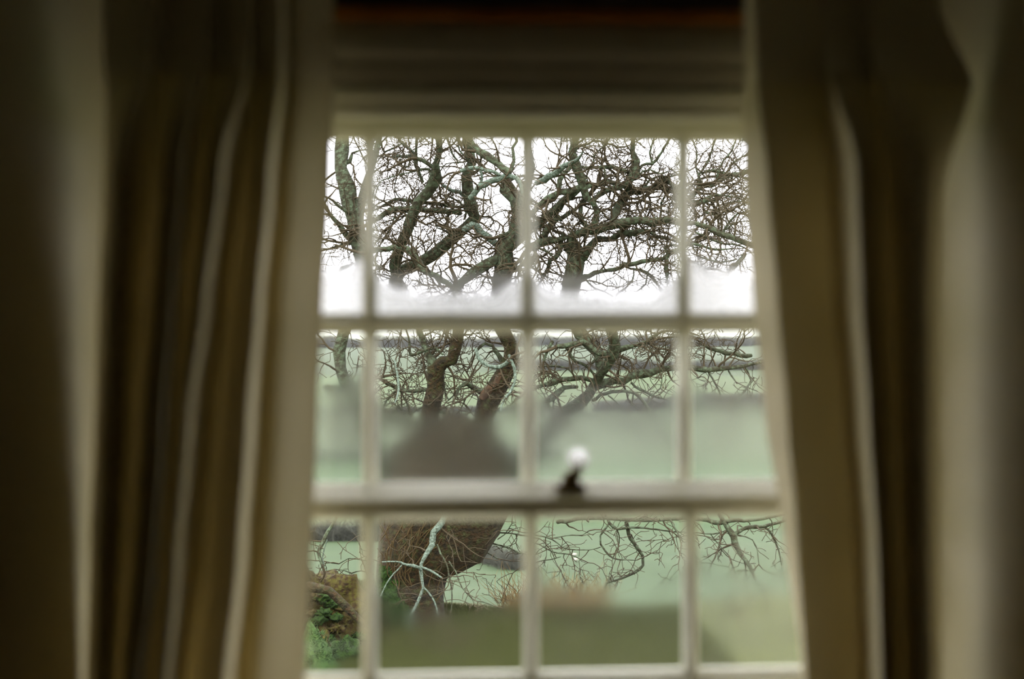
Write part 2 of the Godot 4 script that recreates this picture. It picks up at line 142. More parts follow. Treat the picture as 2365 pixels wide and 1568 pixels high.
	["lichen", [-0.57, 1.13, -14.7, 0.009, -0.55, 1.04, -14.6, 0.014, -0.52, 0.86, -14.5, 0.014, -0.52, 0.74, -14.4, 0.012, -0.56, 0.63, -14.3, 0.009]],
	["bark", [-0.19, 0.74, -15.32, 0.024, -0.36, 0.72, -15.4, 0.029, -0.51, 0.75, -15.48, 0.029, -0.7, 0.82, -15.56, 0.024]],
	["bark", [-0.51, 0.76, -15.48, 0.011, -0.6, 0.69, -15.56, 0.015, -0.7, 0.59, -15.65, 0.015, -0.76, 0.46, -15.73, 0.01]],
	["bark", [-0.4, 0.19, -15.59, 0.013, -0.41, 0.3, -15.6, 0.019, -0.4, 0.43, -15.61, 0.019, -0.42, 0.53, -15.61, 0.015, -0.48, 0.64, -15.62, 0.011]],
	["bark", [-0.41, 0.43, -15.59, 0.011, -0.54, 0.45, -15.6, 0.011, -0.61, 0.45, -15.61, 0.008]],
	["bark", [-0.24, 0.51, -15.59, 0.013, -0.32, 0.48, -15.58, 0.011, -0.38, 0.43, -15.57, 0.01]],
	["bark", [0.21, 0.43, -15.59, 0.01, 0.15, 0.39, -15.61, 0.019, 0.05, 0.43, -15.63, 0.019, -0.11, 0.47, -15.64, 0.018]],
	["bark", [-0.04, 0.35, -15.59, 0.023, -0.16, 0.28, -15.62, 0.029, -0.38, 0.3, -15.65, 0.031, -0.58, 0.31, -15.67, 0.031, -0.71, 0.33, -15.7, 0.024]],
	["bark", [0.22, 0.72, -15.6, 0.008, 0.1, 0.6, -15.63, 0.01, 0.06, 0.65, -15.67, 0.013, 0.04, 0.81, -15.7, 0.01]],
	["bark", [-1.49, 0.75, -15.8, 0.041, -1.34, 0.75, -15.87, 0.049, -1.1, 0.76, -15.93, 0.041, -0.98, 0.8, -16, 0.033]],
	["bark", [1.99, 1.2, -14.54, 0.038, 1.88, 1.2, -14.56, 0.032, 1.79, 1.29, -14.59, 0.038, 1.7, 1.34, -14.61, 0.038, 1.52, 1.3, -14.64, 0.031, 1.4, 1.29, -14.66, 0.026]],
	["bark", [2.12, 1.24, -14.5, 0.038, 2.21, 1.27, -14.49, 0.038, 2.3, 1.29, -14.49, 0.03, 2.46, 1.35, -14.48, 0.026, 2.58, 1.43, -14.47, 0.02]],
	["trunk", [1.87, 0.78, -14.94, 0.055, 1.98, 0.83, -14.96, 0.059, 2.16, 0.85, -14.99, 0.051, 2.35, 0.89, -15.01, 0.047, 2.51, 0.95, -15.04, 0.052, 2.71, 0.99, -15.06, 0.047, 2.92, 1.01, -15.08, 0.039, 3.1, 1, -15.11, 0.035, 3.26, 0.99, -15.13, 0.035, 3.45, 0.99, -15.16, 0.035, 3.61, 1, -15.18, 0.027, 3.79, 1.02, -15.21, 0.022, 4.03, 1.07, -15.23, 0.016]],
	["bark", [1.86, 0.86, -14.9, 0.031, 1.7, 0.9, -14.89, 0.031, 1.5, 0.88, -14.89, 0.031, 1.37, 0.85, -14.88, 0.039, 1.23, 0.81, -14.88, 0.031, 1.11, 0.76, -14.87, 0.026]],
	["bark", [1.86, 0.61, -15.02, 0.02, 2.02, 0.71, -14.91, 0.022, 2.16, 0.73, -14.79, 0.022, 2.33, 0.72, -14.68, 0.021, 2.41, 0.64, -14.56, 0.021, 2.48, 0.54, -14.45, 0.019, 2.58, 0.38, -14.33, 0.015, 2.61, 0.25, -14.22, 0.009]],
	["bark", [2.35, 0.83, -15.01, 0.016, 2.39, 0.78, -14.99, 0.016, 2.53, 0.7, -14.97, 0.017, 2.67, 0.65, -14.95, 0.016, 2.79, 0.62, -14.92, 0.009]],
	["bark", [3.33, 0.98, -15.14, 0.012, 3.44, 0.81, -15.23, 0.013, 3.53, 0.65, -15.32, 0.012, 3.54, 0.53, -15.4, 0.008]],
	["bark", [3.93, 0.88, -15.21, 0.014, 3.8, 0.72, -15.11, 0.014, 3.65, 0.57, -15, 0.014, 3.56, 0.46, -14.89, 0.008]],
	["bark", [3.6, 0.97, -15.18, 0.011, 3.63, 0.91, -15.17, 0.011, 3.69, 0.83, -15.16, 0.008]],
	["bark", [3.81, 1.02, -15.21, 0.013, 3.88, 0.92, -15.24, 0.013, 3.91, 0.84, -15.27, 0.011, 3.87, 0.74, -15.31, 0.008]],
	["bark", [1.68, 0.78, -15.02, 0.023, 1.51, 0.77, -14.98, 0.031, 1.41, 0.69, -14.94, 0.039, 1.29, 0.62, -14.89, 0.045, 1.23, 0.56, -14.85, 0.046]],
	["bark", [1.34, 1.35, -14.66, 0.019, 1.29, 1.26, -14.66, 0.019, 1.23, 1.11, -14.66, 0.015]],
	["bark", [1.49, 1.29, -14.65, 0.017, 1.62, 1.1, -14.68, 0.019, 1.75, 1.06, -14.72, 0.018, 1.84, 0.96, -14.76, 0.015]],
	["bark", [1.64, 0.9, -14.89, 0.011, 1.55, 1.01, -14.93, 0.012, 1.4, 1.04, -14.97, 0.012, 1.21, 1.04, -15.01, 0.009]],
	["bark", [3.91, 1.16, -15.22, 0.019, 3.78, 1.15, -15.27, 0.03, 3.66, 1.18, -15.32, 0.029, 3.54, 1.21, -15.37, 0.029, 3.42, 1.24, -15.41, 0.022, 3.3, 1.31, -15.46, 0.013]],
	["bark", [2.04, 0.68, -14.87, 0.009, 2.14, 0.6, -14.86, 0.009, 2.23, 0.49, -14.86, 0.008, 2.33, 0.36, -14.86, 0.006]],
	["bark", [2.32, 0.7, -14.68, 0.008, 2.29, 0.59, -14.63, 0.008, 2.36, 0.53, -14.59, 0.006]],
	["bark", [2.47, 0.6, -14.48, 0.008, 2.55, 0.72, -14.5, 0.008, 2.63, 0.78, -14.51, 0.008, 2.65, 0.9, -14.53, 0.006]],
	["bark", [2.71, 1.08, -15.06, 0.011, 2.64, 1.17, -15.04, 0.009, 2.56, 1.27, -15.02, 0.008]],
	["bark", [1.97, 1.16, -14.86, 0.011, 1.88, 1.13, -14.8, 0.012, 1.81, 1.06, -14.73, 0.014]],
	["lichen", [0.04, -0.66, -14.2, 0.032, 0, -0.75, -14.16, 0.033, -0.1, -0.87, -14.12, 0.036, -0.12, -1.01, -14.08, 0.03, -0.2, -1.12, -14.04, 0.026, -0.25, -1.22, -14, 0.02, -0.25, -1.36, -13.96, 0.02, -0.23, -1.48, -13.92, 0.017, -0.29, -1.64, -13.88, 0.017, -0.37, -1.78, -13.84, 0.016, -0.38, -1.94, -13.8, 0.01]],
	["lichen", [-0.25, -1.28, -13.9, 0.019, -0.27, -1.24, -13.87, 0.019, -0.43, -1.2, -13.85, 0.014, -0.54, -1.16, -13.82, 0.01, -0.7, -1.16, -13.8, 0.008]],
	["lichen", [-0.47, -1.2, -13.85, 0.007, -0.57, -1.3, -13.8, 0.007, -0.65, -1.4, -13.75, 0.006, -0.72, -1.55, -13.7, 0.006]],
	["lichen", [-0.25, -1.24, -13.9, 0.013, -0.1, -1.29, -13.8, 0.011, -0.02, -1.33, -13.7, 0.01]],
	["bark", [-0.07, -1.01, -14.1, 0.012, -0.02, -1.12, -14.04, 0.012, 0.04, -1.22, -13.98, 0.01, 0.08, -1.41, -13.92, 0.009, 0.1, -1.57, -13.86, 0.007, 0.09, -1.72, -13.8, 0.006]],
	["lichen", [-0.22, -1.48, -13.9, 0.01, -0.13, -1.57, -13.83, 0.009, -0.08, -1.68, -13.77, 0.008, -0.06, -1.77, -13.7, 0.006]],
	["bark", [0.07, -1.21, -14.1, 0.009, 0.14, -1.31, -14, 0.008, 0.22, -1.48, -13.9, 0.008, 0.35, -1.61, -13.8, 0.007, 0.44, -1.61, -13.7, 0.007, 0.57, -1.64, -13.6, 0.006]],
	["bark", [0.64, -1.09, -15.57, 0.013, 0.84, -1.11, -15.65, 0.011, 1.02, -1.15, -15.74, 0.011, 1.26, -1.21, -15.82, 0.01]],
	["bark", [0.64, -1.23, -15.57, 0.011, 0.86, -1.29, -15.55, 0.01, 0.99, -1.35, -15.53, 0.009, 1.19, -1.37, -15.51, 0.006]],
	["bark", [0.33, -1.3, -15.56, 0.009, 0.41, -1.29, -15.57, 0.009, 0.58, -1.35, -15.59, 0.009, 0.71, -1.43, -15.6, 0.006]],
	["bark", [0.71, -1.18, -15.57, 0.007, 0.8, -1.13, -15.62, 0.007, 0.9, -0.99, -15.67, 0.006]],
	["bark", [-1.24, -0.64, -14.7, 0.016, -1.28, -0.77, -14.65, 0.019, -1.4, -0.98, -14.6, 0.022, -1.48, -1.15, -14.55, 0.025, -1.42, -1.33, -14.5, 0.018]],
	["lichen", [-1.37, -1, -14.5, 0.006, -1.41, -1.11, -14.5, 0.009, -1.43, -1.22, -14.5, 0.009, -1.41, -1.29, -14.5, 0.007]],
	["bark", [-0.86, -1.44, -15.54, 0.009, -1.02, -1.42, -15.6, 0.008, -1.18, -1.41, -15.65, 0.008, -1.31, -1.49, -15.71, 0.007, -1.47, -1.47, -15.77, 0.006]],
	["bark", [-0.86, -1.6, -15.53, 0.009, -1.02, -1.55, -15.53, 0.009, -1.14, -1.58, -15.53, 0.009, -1.24, -1.54, -15.54, 0.007, -1.34, -1.53, -15.54, 0.006]],
	["bark", [1.39, -0.85, -14.7, 0.026, 1.69, -0.8, -14.63, 0.027, 1.98, -0.78, -14.55, 0.028, 2.27, -0.8, -14.48, 0.031, 2.49, -0.79, -14.41, 0.031, 2.7, -0.77, -14.34, 0.028, 2.99, -0.76, -14.26, 0.028, 3.27, -0.8, -14.19, 0.028, 3.4, -0.77, -14.12, 0.025, 3.61, -0.76, -14.05, 0.022, 3.74, -0.73, -13.97, 0.02, 3.95, -0.68, -13.9, 0.014]],
	["bark", [1.97, -0.75, -14.55, 0.018, 2.01, -0.85, -14.53, 0.019, 2.11, -0.92, -14.51, 0.02, 2.2, -0.9, -14.48, 0.018, 2.36, -0.89, -14.46, 0.011, 2.57, -0.91, -14.43, 0.01, 2.77, -0.94, -14.41, 0.007, 2.9, -0.94, -14.39, 0.006]],
	["bark", [2.21, -0.83, -14.51, 0.025, 2.23, -0.9, -14.53, 0.025, 2.25, -0.99, -14.56, 0.022, 2.35, -1.15, -14.58, 0.022, 2.43, -1.26, -14.6, 0.022, 2.43, -1.37, -14.63, 0.018, 2.33, -1.46, -14.65, 0.018, 2.18, -1.54, -14.68, 0.016, 2, -1.6, -14.7, 0.01, 1.97, -1.67, -14.73, 0.006]],
	["bark", [2, -0.85, -14.53, 0.012, 1.9, -1, -14.53, 0.012, 1.9, -1.1, -14.53, 0.012, 1.96, -1.19, -14.52, 0.012, 2.06, -1.27, -14.52, 0.01, 2.22, -1.29, -14.52, 0.006, 2.34, -1.29, -14.51, 0.006]],
	["bark", [2.09, -0.93, -14.51, 0.007, 2.1, -0.99, -14.48, 0.006, 2.11, -1.08, -14.46, 0.006]],
	["bark", [1.9, -1.13, -14.52, 0.006, 1.76, -1.16, -14.51, 0.006, 1.56, -1.15, -14.49, 0.007, 1.44, -1.12, -14.47, 0.007, 1.31, -1.02, -14.46, 0.008, 1.14, -0.97, -14.44, 0.008, 1.01, -0.93, -14.42, 0.009]],
	["bark", [1.31, -1.01, -14.46, 0.007, 1.48, -0.97, -14.41, 0.007, 1.66, -0.96, -14.36, 0.006, 1.74, -0.9, -14.31, 0.006]],
	["bark", [1.1, -1.23, -15.77, 0.008, 1.26, -1.28, -15.74, 0.008, 1.43, -1.37, -15.71, 0.008, 1.64, -1.4, -15.68, 0.007, 1.76, -1.45, -15.65, 0.006]],
	["bark", [1.53, -1.43, -15.7, 0.006, 1.4, -1.46, -15.67, 0.006, 1.24, -1.48, -15.65, 0.006, 1.09, -1.52, -15.62, 0.007]],
	["bark", [2.71, -0.77, -14.34, 0.013, 2.75, -0.86, -14.26, 0.013, 2.78, -0.93, -14.19, 0.012, 2.81, -1.04, -14.12, 0.009, 2.78, -1.13, -14.04, 0.006]],
	["bark", [3.27, -0.7, -14.19, 0.022, 3.32, -0.78, -14.16, 0.026, 3.38, -0.87, -14.13, 0.032, 3.43, -0.97, -14.1, 0.041, 3.47, -1.11, -14.07, 0.035, 3.55, -1.22, -14.03, 0.027, 3.63, -1.37, -14, 0.019]],
	["bark", [3.43, -0.94, -14.11, 0.022, 3.55, -0.87, -14.1, 0.025, 3.7, -0.84, -14.09, 0.025, 3.87, -0.82, -14.08, 0.02, 4.06, -0.76, -14.07, 0.015]],
	["bark", [3.48, -0.94, -14.1, 0.009, 3.57, -0.96, -14.07, 0.009, 3.64, -0.99, -14.04, 0.007, 3.68, -1.07, -14, 0.006, 3.7, -1.27, -13.97, 0.006]],
	["bark", [3.8, -0.85, -14.09, 0.015, 3.92, -0.97, -14.15, 0.013, 4.01, -1.2, -14.22, 0.009, 4.06, -1.42, -14.29, 0.006]],
	["bark", [3.32, -0.9, -14.13, 0.007, 3.2, -0.93, -14.14, 0.007, 3.09, -0.93, -14.16, 0.006]],
	["bark", [3.17, -0.94, -14.15, 0.007, 3.25, -1.05, -14.1, 0.006, 3.36, -1.17, -14.05, 0.006]],
]

var rng := RandomNumberGenerator.new()
var noise := FastNoiseLite.new()
var M := {}
var taken := {}


# ---------- shapes ----------
class Shape:
	var v := PackedVector3Array()
	var n := PackedVector3Array()
	var uv := PackedVector2Array()
	var c := PackedColorArray()
	var i := PackedInt32Array()

	func tri(a: Vector3, b: Vector3, d: Vector3, out: Vector3) -> void:
		var g := (b - a).cross(d - a)
		if g.length() < 1e-14:
			return
		var k := v.size()
		if g.dot(out) < 0.0:
			g = -g
			v.append_array(PackedVector3Array([a, b, d]))
		else:
			v.append_array(PackedVector3Array([a, d, b]))
		g = g.normalized()
		n.append_array(PackedVector3Array([g, g, g]))
		i.append_array(PackedInt32Array([k, k + 1, k + 2]))

	func quad(a: Vector3, b: Vector3, d: Vector3, e: Vector3, out: Vector3) -> void:
		tri(a, b, d, out)
		tri(a, d, e, out)

	# a box with chamfered edges
	func box(lo: Vector3, hi: Vector3, cut := 0.002) -> void:
		var mid := (lo + hi) / 2.0
		var h := (hi - lo) / 2.0
		var b: float = minf(cut, minf(h.x, minf(h.y, h.z)) * 0.8)
		for ax in 3:
			var a1 := (ax + 1) % 3
			var a2 := (ax + 2) % 3
			for s in [-1.0, 1.0]:
				var q := []
				for e in [[-1.0, -1.0], [1.0, -1.0], [1.0, 1.0], [-1.0, 1.0]]:
					var p := Vector3()
					p[ax] = s * h[ax]
					p[a1] = e[0] * (h[a1] - b)
					p[a2] = e[1] * (h[a2] - b)
					q.append(mid + p)
				var o := Vector3()
				o[ax] = s
				quad(q[0], q[1], q[2], q[3], o)
				for s2 in [-1.0, 1.0]:
					var r := []
					for e in [[0, -1.0], [0, 1.0], [1, 1.0], [1, -1.0]]:
						var p := Vector3()
						p[ax] = s * (h[ax] - (b if e[0] == 1 else 0.0))
						p[a1] = s2 * (h[a1] - (0.0 if e[0] == 1 else b))
						p[a2] = e[1] * (h[a2] - b)
						r.append(mid + p)
					o = Vector3()
					o[ax] = s
					o[a1] = s2
					quad(r[0], r[1], r[2], r[3], o)
		for sx in [-1.0, 1.0]:
			for sy in [-1.0, 1.0]:
				for sz in [-1.0, 1.0]:
					var s := Vector3(sx, sy, sz)
					tri(mid + s * Vector3(h.x, h.y - b, h.z - b), mid + s * Vector3(h.x - b, h.y, h.z - b), mid + s * Vector3(h.x - b, h.y - b, h.z), s)

	# a convex outline (pairs of numbers) drawn along one axis: "x" reads them as z, y and "y" as x, z
	func extrude(outline: Array, axis: String, from: float, to: float) -> void:
		var p := []
		var mid := Vector2()
		for q in outline:
			mid += Vector2(q[0], q[1]) / outline.size()
		var put := func(a: float, b: float, t: float) -> Vector3: return Vector3(t, b, a) if axis == "x" else Vector3(a, t, b)
		for k in outline.size():
			var a: Array = outline[k]
			var b: Array = outline[(k + 1) % outline.size()]
			var m := Vector2(a[0] + b[0], a[1] + b[1]) / 2.0 - mid
			var edge := Vector2(b[0] - a[0], b[1] - a[1])
			var side := Vector2(edge.y, -edge.x)
			if side.dot(m) < 0.0:
				side = -side
			quad(put.call(a[0], a[1], from), put.call(b[0], b[1], from), put.call(b[0], b[1], to), put.call(a[0], a[1], to), put.call(side.x, side.y, 0.0))
			for e in [from, to]:
				tri(put.call(a[0], a[1], e), put.call(b[0], b[1], e), put.call(mid.x, mid.y, e), put.call(0.0, 0.0, 1.0 if e == to else -1.0))

	# a round tube through points, with a radius at each; rough adds bumps
	func tube(p: PackedVector3Array, r: PackedFloat32Array, sides: int, rough := 0.0, bumps: FastNoiseLite = null) -> void:
		var count := p.size()
		if count < 2:
			return
		var first := v.size()
		var t := (p[1] - p[0]).normalized()
		var a := t.cross(Vector3.UP if absf(t.y) < 0.9 else Vector3.RIGHT).normalized()
		for k in count:
			t = (p[mini(k + 1, count - 1)] - p[maxi(k - 1, 0)]).normalized()
			a = (a - t * a.dot(t)).normalized()
			var b := t.cross(a)
			for s in sides:
				var w := TAU * s / sides
				var d := a * cos(w) + b * sin(w)
				var rr := r[k]
				if rough > 0.0:
					var q := p[k] + d * rr
					rr *= 1.0 + rough * (bumps.get_noise_3d(q.x * 14.0, q.y * 5.0, q.z * 14.0) + 0.6 * bumps.get_noise_3d(q.x * 50.0, q.y * 18.0, q.z * 50.0))
				v.append(p[k] + d * rr)
				n.append(d)
		for k in count - 1:
			for s in sides:
				var q0 := first + k * sides + s
				var q1 := first + k * sides + (s + 1) % sides
				i.append_array(PackedInt32Array([q0, q0 + sides, q1, q1, q0 + sides, q1 + sides]))
		for e in [0, count - 1]:
			var k := v.size()
			v.append(p[e] + (p[e] - p[1 if e == 0 else e - 1]).normalized() * r[e] * 0.5)
			n.append((p[e] - p[1 if e == 0 else e - 1]).normalized())
			for s in sides:
				var q0: int = first + e * sides + s
				var q1: int = first + e * sides + (s + 1) % sides
				if e == 0:
					i.append_array(PackedInt32Array([k, q0, q1]))
				else:
					i.append_array(PackedInt32Array([k, q1, q0]))

	# rings of points joined into one smooth skin; rows x columns
	func sheet(rows: Array, closed := false) -> void:
		var first := v.size()
		var w: int = rows[0].size()
		for r in rows.size():
			for s in w:
				var dx: Vector3 = rows[r][(s + 1) % w if closed else mini(s + 1, w - 1)] - rows[r][(s + w - 1) % w if closed else maxi(s - 1, 0)]
				var dy: Vector3 = rows[mini(r + 1, rows.size() - 1)][s] - rows[maxi(r - 1, 0)][s]
				v.append(rows[r][s])
				n.append(dx.cross(dy).normalized())
		for r in rows.size() - 1:
			for s in (w if closed else w - 1):
				var q0 := first + r * w + s
				var q1 := first + r * w + (s + 1) % w
				i.append_array(PackedInt32Array([q0, q0 + w, q1, q1, q0 + w, q1 + w]))

	# a lumpy ball
	func lump(at: Vector3, size: Vector3, bumps: FastNoiseLite, amount: float, fine := 10, freq := 6.0) -> void:
		var rows := []
		for a in fine + 1:
			var th := PI * a / fine
			var row := PackedVector3Array()
			for b in fine * 2:
				var ph := TAU * b / (fine * 2)
				var d := Vector3(sin(th) * cos(ph), -cos(th), sin(th) * sin(ph))
				row.append(at + d * size * (1.0 + amount * bumps.get_noise_3dv((at + d * size) * freq)))
			rows.append(row)
		sheet(rows, true)

	func mesh() -> ArrayMesh:
		var m := ArrayMesh.new()
		var a := []
		a.resize(Mesh.ARRAY_MAX)
		a[Mesh.ARRAY_VERTEX] = v
		a[Mesh.ARRAY_NORMAL] = n
		if uv.size() == v.size():
			a[Mesh.ARRAY_TEX_UV] = uv
		if c.size() == v.size():
			a[Mesh.ARRAY_COLOR] = c
		a[Mesh.ARRAY_INDEX] = i
		m.add_surface_from_arrays(Mesh.PRIMITIVE_TRIANGLES, a)
		return m


# ---------- objects ----------
func numbered(called: String) -> String:
	taken[called] = taken.get(called, -1) + 1
	return called if taken[called] == 0 else "%s_%03d" % [called, taken[called]]


func thing(called: String, label: String, category: String, at := Vector3.ZERO, group := "") -> Node3D:
	var o := Node3D.new()
	o.name = numbered(called)
	add_child(o)
	o.position = at
	o.set_meta("label", label)
	o.set_meta("category", category)
	if group:
		o.set_meta("group", group)
	return o


func part(called: String, s, m: Material, parent: Node) -> MeshInstance3D:
	var o := MeshInstance3D.new()
	o.name = called
	o.mesh = s if s is Mesh else s.mesh()
	o.material_override = m
	o.cast_shadow = GeometryInstance3D.SHADOW_CASTING_SETTING_ON
	parent.add_child(o, true)
	return o


func structure(called: String, label: String) -> Node3D:
	var o := Node3D.new()
	o.name = called
	add_child(o)
	o.set_meta("kind", "structure")
	o.set_meta("label", label)
	return o


# ---------- materials ----------
func grain(freq: float, colors: Array, octaves := 4, size := 512, kind := FastNoiseLite.TYPE_SIMPLEX_SMOOTH, sd := 1) -> NoiseTexture2D:
	var f := FastNoiseLite.new()
	f.seed = sd
	f.noise_type = kind
	f.frequency = freq
	f.fractal_octaves = octaves
	var g := Gradient.new()
	g.offsets = PackedFloat32Array(colors.map(func(x): return x[0]))
	g.colors = PackedColorArray(colors.map(func(x): return Color(x[1], x[2], x[3])))
	var t := NoiseTexture2D.new()
	t.width = size
	t.height = size
	t.seamless = true
	t.noise = f
	t.color_ramp = g
	return t


func mat(called: String, color: Color, rough := 0.8, tex: Texture2D = null, scale := 1.0, relief: Texture2D = null, depth := 0.0, world := true) -> StandardMaterial3D:
	var m := StandardMaterial3D.new()
	m.resource_name = called
	m.albedo_color = color
	m.roughness = rough
	m.metallic_specular = 0.35
	if tex:
		m.albedo_texture = tex
	if relief:
		m.heightmap_enabled = true
		m.heightmap_texture = relief
		m.heightmap_scale = depth
	if tex or relief:
		m.uv1_triplanar = true
		m.uv1_world_triplanar = world
		m.uv1_scale = Vector3.ONE * scale
	M[called] = m
	return m


func materials() -> void:
	var rough := grain(0.03, [[0.0, 0.0, 0.0, 0.0], [1.0, 1.0, 1.0, 1.0]], 5, 512, FastNoiseLite.TYPE_SIMPLEX_SMOOTH, 3)
	mat("wall", Color(0.93, 0.90, 0.80), 0.9, grain(0.01, [[0.0, 0.96, 0.96, 0.95], [1.0, 1.0, 1.0, 1.0]], 4, 256), 0.7)
	mat("paint", Color(0.92, 0.91, 0.83), 0.4)
	mat("boards", Color(1, 1, 1), 0.5, grain(0.012, [[0.0, 0.30, 0.20, 0.12], [0.5, 0.42, 0.29, 0.18], [1.0, 0.50, 0.36, 0.23]], 4, 256, FastNoiseLite.TYPE_PERLIN, 6), 0.8)
	mat("stained_wood", Color(1, 1, 1), 0.5, grain(0.02, [[0.0, 0.66, 0.40, 0.15], [1.0, 0.80, 0.52, 0.22]], 4, 256, FastNoiseLite.TYPE_PERLIN, 8), 2.0)
	mat("dark_wood", Color(1, 1, 1), 0.45, grain(0.02, [[0.0, 0.13, 0.09, 0.06], [1.0, 0.2, 0.14, 0.09]], 4, 256, FastNoiseLite.TYPE_PERLIN, 9), 2.0)
	var cloth := mat("curtain", Color(0.88, 0.84, 0.72), 0.95, grain(0.006, [[0.0, 0.95, 0.95, 0.94], [1.0, 1.0, 1.0, 1.0]], 3, 256, FastNoiseLite.TYPE_SIMPLEX_SMOOTH, 10), 1.5)
	cloth.backlight_enabled = true
	cloth.backlight = Color(0.37, 0.34, 0.24)
	mat("heading", Color(0.88, 0.84, 0.72), 0.95)
	mat("blind", Color(0.72, 0.69, 0.62), 0.95)
	mat("brass", Color(0.42, 0.35, 0.22), 0.5).metallic = 0.5
	# opal glass, which passes light softly
	var china := mat("opal", Color(0.97, 0.97, 0.97, 0.3), 0.7)
	china.transparency = BaseMaterial3D.TRANSPARENCY_ALPHA
	china.refraction_enabled = true
	china.refraction_scale = 0.05
	var pane := mat("pane", Color(0.9, 0.95, 0.93, 0.03), 0.0)
	pane.transparency = BaseMaterial3D.TRANSPARENCY_ALPHA
	pane.metallic_specular = 0.5
	# outdoors
	var bark_relief := grain(0.04, [[0.0, 0.0, 0.0, 0.0], [1.0, 1.0, 1.0, 1.0]], 5, 512, FastNoiseLite.TYPE_CELLULAR, 12)
	mat("trunk", Color(0.45, 0.455, 0.35), 0.95, grain(0.014, [[0.0, 0.12, 0.11, 0.06], [0.3, 0.25, 0.21, 0.12], [0.46, 0.36, 0.29, 0.17], [0.54, 0.46, 0.30, 0.19], [0.62, 0.33, 0.32, 0.18], [0.75, 0.42, 0.43, 0.28], [1.0, 0.56, 0.60, 0.46]], 5, 512, FastNoiseLite.TYPE_SIMPLEX_SMOOTH, 14), 1.1, bark_relief, 3.0)
	mat("bark", Color(0.60, 0.61, 0.55), 0.95, grain(0.016, [[0.0, 0.20, 0.18, 0.13], [0.42, 0.31, 0.29, 0.22], [0.55, 0.36, 0.38, 0.30], [0.66, 0.44, 0.50, 0.42], [1.0, 0.55, 0.62, 0.53]], 5, 512, FastNoiseLite.TYPE_SIMPLEX_SMOOTH, 15), 1.6, bark_relief, 1.5)
	mat("lichen", Color(0.62, 0.62, 0.62), 0.95, grain(0.03, [[0.0, 0.24, 0.25, 0.18], [0.4, 0.42, 0.48, 0.40], [0.7, 0.60, 0.68, 0.60], [1.0, 0.72, 0.79, 0.72]], 4, 512, FastNoiseLite.TYPE_SIMPLEX_SMOOTH, 16), 2.0, rough, 1.5)
	mat("bare_wood", Color(0.56, 0.56, 0.56), 0.9, grain(0.02, [[0.0, 0.28, 0.21, 0.14], [0.5, 0.52, 0.40, 0.28], [1.0, 0.72, 0.57, 0.42]], 4, 256, FastNoiseLite.TYPE_SIMPLEX_SMOOTH, 17), 1.6)
	mat("twig", Color(0.21, 0.18, 0.115), 0.95)
	mat("moss", Color(0.52, 0.52, 0.40), 1.0, grain(0.04, [[0.0, 0.10, 0.17, 0.04], [0.5, 0.22, 0.36, 0.08], [1.0, 0.40, 0.54, 0.16]], 4, 256, FastNoiseLite.TYPE_SIMPLEX_SMOOTH, 18), 2.0, rough, 2.0)
	mat("green_moss", Color(0.56, 0.56, 0.56), 1.0, grain(0.04, [[0.0, 0.16, 0.27, 0.10], [0.5, 0.30, 0.44, 0.18], [1.0, 0.48, 0.60, 0.32]], 4, 256, FastNoiseLite.TYPE_SIMPLEX_SMOOTH, 19), 2.0, rough, 2.0)
	mat("earth", Color(0.55, 0.54, 0.42), 1.0, grain(0.03, [[0.0, 0.16, 0.12, 0.06], [0.4, 0.32, 0.24, 0.13], [0.6, 0.42, 0.40, 0.18], [1.0, 0.52, 0.55, 0.26]], 5, 512, FastNoiseLite.TYPE_SIMPLEX_SMOOTH, 20), 0.9, rough, 3.0)
	mat("lawn", Color(0.70, 0.69, 0.46), 1.0, grain(0.012, [[0.0, 0.30, 0.31, 0.08], [0.5, 0.37, 0.38, 0.10], [1.0, 0.45, 0.46, 0.14]], 5, 512, FastNoiseLite.TYPE_SIMPLEX_SMOOTH, 21), 0.5)
	M.lawn.vertex_color_use_as_albedo = true
	var field := mat("field", Color(1, 1, 1), 1.0, grain(0.008, [[0.0, 0.86, 0.90, 0.86], [1.0, 1.0, 1.0, 1.0]], 5, 512, FastNoiseLite.TYPE_SIMPLEX_SMOOTH, 22), 0.02)
	field.vertex_color_use_as_albedo = true
	mat("dry_stem", Color(0.25, 0.20, 0.10), 0.95)
	mat("bramble", Color(0.42, 0.34, 0.2), 0.95)
	mat("hedge", Color(0.66, 0.66, 0.60), 1.0, grain(0.03, [[0.0, 0.30, 0.31, 0.29], [1.0, 0.50, 0.50, 0.48]], 4, 256, FastNoiseLite.TYPE_SIMPLEX_SMOOTH, 23), 0.3)
	mat("grass_blade", Color(0.21, 0.23, 0.06), 0.9)
	mat("wool", Color(0.6,0.58,0.53), 1.0)
	mat("dark_face", Color(0.12, 0.11, 0.10), 0.9)


